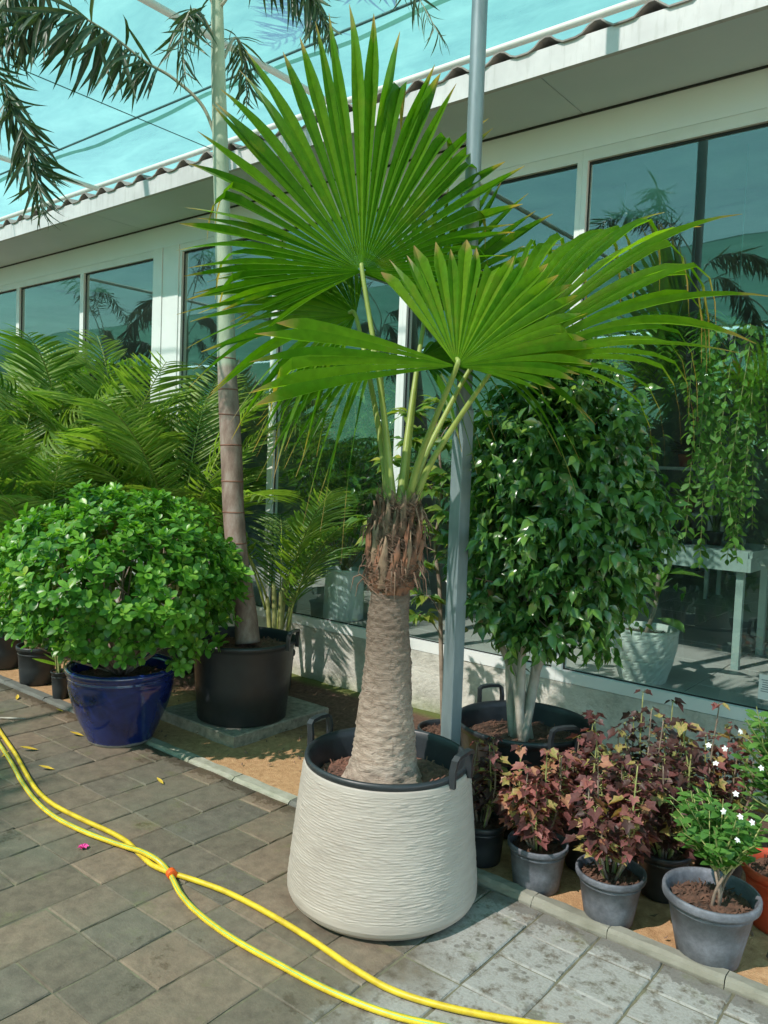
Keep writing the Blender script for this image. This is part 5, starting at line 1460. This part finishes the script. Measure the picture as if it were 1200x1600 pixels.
tbn = empty('display_table', (-1.55, 5.4, FZ)); tag(tbn, 'pale mint display table inside the shop, carrying sword-leaved plants', 'table')
wadd('table_top', *box(-2.5, -1.27, 5.15, 5.85, FZ + .70, FZ + .74), M['mint'], tbn)
wadd('apron', *box(-2.48, -1.29, 5.13, 5.149, FZ + .615, FZ + .735), M['mint'], tbn); wadd('apron', *box(-1.289, -1.27, 5.13, 5.85, FZ + .615, FZ + .699), M['mint'], tbn)
for x, y in ((-2.44, 5.2), (-1.34, 5.2), (-2.44, 5.78), (-1.34, 5.78)): wadd('leg', *box(x - .022, x + .022, y - .022, y + .022, FZ, FZ + .699), M['mint'], tbn)
for i in range(7):
    x = -2.38 + i * .16; sp_ = empty('sword_plant', (x, 5.35 + .08 * (i % 2), FZ + .741)); tag(sp_, 'small dark sword-leaved plant in a row on the mint display table', 'plant', 'sword-leaved plants on the display table')
    wadd('pot', *lathe([(.04, 0), (.055, .08), (.058, .09), (.05, .09), (.046, .06)], 20, sp_.location), M['pot_black'], sp_, True)
    k = 9; aa = rng.uniform(0, 6.28, k); place_leaves(sp_, 'sword', M['hedge'], np.tile(np.array(sp_.location) + [0, 0, .07], (k, 1)), nrm(np.stack([np.cos(aa) * .35, np.sin(aa) * .35, np.ones(k)], -1)), rng.normal(size=(k, 3)), rng.uniform(.12, .22, k) * 1.0, rng.uniform(.3, 1, k), 9)
pp_ = empty('ceramic_pot', (-4.0, 4.52, FZ)); tag(pp_, 'tall pale blue ceramic pot inside the window behind the fan palm trunk', 'pot')
wadd('body', *lathe([(.145, 0), (.155, .01), (.152, .2), (.142, .37), (.144, .385), (.132, .385), (.128, .3)], 40, pp_.location), M['pot_pale'], pp_, True); soil_disc(pp_, pp_.location, .126, .34)
# indoor shrubs close behind the glass
crown_shrub('indoor_ficus', 'dark leafy ficus inside the window between the small areca and the fan palm', 'shrub', (-4.0, 4.52, FZ + .36), (-4.0, 4.60, 1.55), (.62, .45, .75), 420, 7, .08, 'ficus', M['ficusleaf'], 0, dirmix=(.9, .2, .4), inner=.5, seed=2.2, droop=.6, cut=-.98, sprig=2.5, stem_n=30)
crown_shrub('indoor_shrub', 'dark leafy shrub standing inside the shop behind the ficus bush', 'shrub', (-2.45, 5.1, FZ), (-2.45, 5.2, 1.25), (.55, .5, .8), 380, 7, .08, 'ficus', M['hedge'], 0, dirmix=(.9, .2, .4), inner=.5, seed=3.2, droop=.5, cut=-.98, sprig=2.5, stem_n=30)
crown_shrub('indoor_bush', 'dark leafy bush inside the shop behind the young tree', 'shrub', (-3.1, 5.4, FZ), (-3.1, 5.4, 1.3), (.6, .5, .9), 360, 7, .09, 'ficus', M['hedge'], 0, dirmix=(.9, .2, .4), inner=.5, seed=5.2, droop=.5, cut=-.98, sprig=2.5, stem_n=30)
# shelving at the back of the shop
for xs_, lb in ((-3.6, 'dark plant shelf at the back of the shop, opposite the ficus bush'), (-6.4, 'dark plant shelf at the back of the shop, opposite the column')):
    sh = empty('plant_shelf', (xs_, 8.2, FZ)); tag(sh, lb, 'shelf')
    for z in (.35, .8, 1.25): wadd('shelf_board', *box(xs_ - 1.2, xs_ + 1.2, 8.0, 8.45, FZ + z, FZ + z + .03), M['mint'], sh)
    for x in (-1.22, 1.22):
        for y in (8.02, 8.43): wadd('upright', *box(xs_ + x - .018, xs_ + x + .018, y - .018, y + .018, FZ, FZ + 1.5), M['mint'], sh)
    for z in (.38, .83, 1.28):
        for i in range(5):
            x = xs_ - 1.0 + i * .48 + random.uniform(-.06, .06); pt = empty('shelf_plant', (x, 8.22, FZ + z)); tag(pt, 'small potted %s plant on the %s board of the %s' % ('dark leafy' if (i + int(z * 10)) % 3 else 'bright green', {.38: 'lowest', .83: 'middle', 1.28: 'top'}[z], 'shelf opposite the ficus bush' if xs_ > -5 else 'shelf opposite the column'), 'plant', 'potted plants on the back shelves')
            wadd('pot', *lathe([(.06, 0), (.08, .12), (.085, .13), (.072, .13)], 16, pt.location, True, True), M['terracotta'], pt, True)
            k = 60; d = rnd_dirs(k); d[:, 2] = np.abs(d[:, 2]); V, T, tt, al = scatter_arrays('oval', np.array(pt.location) + [0, 0, .14] + d * .06, d, np.tile(UP, (k, 1)) + rng.normal(0, .3, (k, 3)), rng.uniform(.08, .16, k), rng.random(k)); wadd('foliage', V, T, M['hedge' if (i + int(z * 10)) % 3 else 'fern'], pt, True, {'tint': tt, 'along': al})['kind'] = 'stuff'
# hanging fern baskets and trailing vine
def basket(c, label, n_, L, seed):
    r2 = np.random.default_rng(seed); t = empty('hanging_fern', c); tag(t, label, 'fern', 'ferns hanging inside the window'); c = np.array(c)
    wadd('basket', *lathe([(.05, -.10), (.09, -.07), (.12, 0), (.115, .005), (.10, -.02)], 24, c), M['pot_black'], t, True)
    for k in range(3): a = k * 2.09; wadd('hanger', *tube([c + [math.cos(a) * .115, math.sin(a) * .115, 0], c + [0, 0, .45]], .002, 4), M['wire'], t)
    wadd('hanger', *tube([c + [0, 0, .45], [c[0], c[1], 3.18]], .003, 4), M['wire'], t)
    for i in range(n_):
        a = r2.random() * 6.28; d = np.array([math.cos(a), math.sin(a), 0]); l_ = L * r2.uniform(.6, 1.1)
        P = spline([c, c + d * l_ * .4 + UP * l_ * .25, c + d * l_ * .8 - UP * l_ * .05, c + d * l_ * .95 - UP * l_ * .55], 6); m_ = len(P); _, fr = frames(P); pos = []; yd = []; sz = []
        for q in range(34):
            f = .06 + .93 * q / 34; k = min(int(f * (m_ - 1)), m_ - 1); td = fr[k][0]; s_ = nrm(np.cross(td, UP))
            for sg in (-1, 1): pos.append(P[k]); yd.append(nrm(s_ * sg + td * .35 - UP * .15)); sz.append(.085 * math.sin(math.pi * (f * .85 + .13)) + .01)
        V, T, tt, al = scatter_arrays('oval', np.array(pos), np.array(yd), np.tile(UP, (len(pos), 1)) + r2.normal(0, .15, (len(pos), 3)), np.array(sz), np.clip(r2.normal(.5, .2, len(pos)), 0, 1), .8)
        wadd('frond', V, T, M['fern'], t, True, {'tint': tt, 'along': al})
basket((-1.95, 4.55, 2.15), 'hanging fern inside the window just above the ficus bush', 24, .52, 61)
basket((-1.55, 4.62, 2.25), 'hanging fern inside the window above the grey-green stone pot', 24, .52, 62)
def vine(c, label, n_, Lr, seed, leaf=.05, mat='fern', name='trailing_vine', tpl='oval', dens=46):
    r2 = np.random.default_rng(seed); t = empty(name, c); tag(t, label, 'vine'); c = np.array(c)
    wadd('basket', *lathe([(.06, -.12), (.11, -.08), (.14, 0), (.13, .005), (.11, -.02)], 24, c), M['pot_black'], t, True)
    wadd('hanger', *tube([c, [c[0], c[1], 3.18]], .003, 4), M['wire'], t)
    for i in range(n_):
        a = r2.random() * 6.28; q = r2.uniform(.05, .16); l_ = r2.uniform(*Lr); b0 = c + [math.cos(a) * q, math.sin(a) * q, .02]; sw = r2.normal(0, .03, 2)
        P = spline([c + [math.cos(a) * .05, math.sin(a) * .05, .01], b0 + [math.cos(a) * .04, math.sin(a) * .04, 0.0], b0 + [math.cos(a) * .06 + sw[0], math.sin(a) * .06 + sw[1], -l_ * .5], b0 + [math.cos(a) * .05 + sw[0] * 2, math.sin(a) * .05, -l_]], 5)
        st = wadd('strand', *tube(P, .002, 4), M['twig_green'], t); pos = []; yd = []; k = int(dens * l_); m_ = len(P)
        for j in range(k):
            f = j / k * (m_ - 1); kk = min(int(f), m_ - 2); p = P[kk] * (1 - f + kk) + P[kk + 1] * (f - kk)
            for sg in (-1, 1): aa = j * 1.2; pos.append(p); yd.append(nrm(np.array([math.cos(aa) * sg, math.sin(aa) * sg, -.7])))
        V, T, tt, al = scatter_arrays(tpl, np.array(pos), np.array(yd), np.tile(UP * .5, (len(pos), 1)) + r2.normal(0, .5, (len(pos), 3)), r2.uniform(.7, 1.2, len(pos)) * leaf, np.clip(r2.normal(.4, .2, len(pos)), 0, 1))
        wadd('strand_leaves', V, T, M[mat], st, True, {'tint': tt, 'along': al})['kind'] = 'stuff'
vine((-1.22, 4.35, 2.2), 'long trailing vine hanging inside the window at the far right', 26, (.5, 1.25), 71, .055)
vine((-4.05, 4.3, 2.15), 'thin weeping strands hanging inside the window beside the tall palm', 30, (.35, .8), 72, .10, 'hedge', 'weeping_plant', 'sword', 22)
# paper notices on the glass
def notice(px, py, w_, h_, label, lines):
    c = on_y(px, py, YW + .030); t = wadd('paper_notice', *box(c[0] - w_ / 2, c[0] + w_ / 2, YW + .0295, YW + .0305, c[2] - h_ / 2, c[2] + h_ / 2), M['paper']); tag(t, label, 'notice')
    for i in range(lines):
        z = c[2] + h_ * .28 - i * h_ * .09; l_ = w_ * random.uniform(.2, .34)
        wadd('text_line', *box(c[0] - l_, c[0] + l_, YW + .0285, YW + .0292, z - h_ * .018, z + h_ * .018), M['ink'], t)
notice(1196, 1074, .058, .115, 'small white paper notice stuck low on the window glass', 6)

# ================================================================== ACROSS THE YARD (seen reflected in the glass)
for (x, y, a, lb) in ((-3.3, -2.5, 1.2, 'tall palm behind the camera, added to dapple the paving'), (-1.2, -5.2, 2.6, 'tall palm across the yard, reflected in the windows by the ficus bush'), (-12.5, -1.6, 4.0, 'tall palm across the yard, reflected in the windows beyond the column'), (-16.5, -3.0, 5.2, 'tall palm across the yard, farthest along, reflected in the end windows'), (-9.0, -3.6, .4, 'tall palm across the yard, reflected in the window beside the column')):  # first palm is added so its crown throws dapples on the left paving
    o = copy_tree(tpm); o.location = (x, y, .02); o.rotation_euler = (0, 0, a); o['label'] = lb; o['group'] = 'tall palms across the yard'
tpm['group'] = 'tall feathery palms'
for i, (x, y) in enumerate(((-7.5, -6.0), (-6.0, -6.2), (-4.4, -6.0), (-2.8, -6.3), (-1.2, -6.0), (.4, -6.2), (2.0, -6.0), (-9.2, -6.2), (3.4, -5.6), (-11, -6), (-12.8, -6.2), (-14.6, -6), (-16.4, -6.2))):
    areca((x, y, 0.0), 'bushy areca palm in the row across the yard, reflected in the glass', 20, .8, (-.1, .4), 200 + i, 1.25, None, group='areca palms across the yard', tsh=0)
bpy.data.objects.remove(bpm)
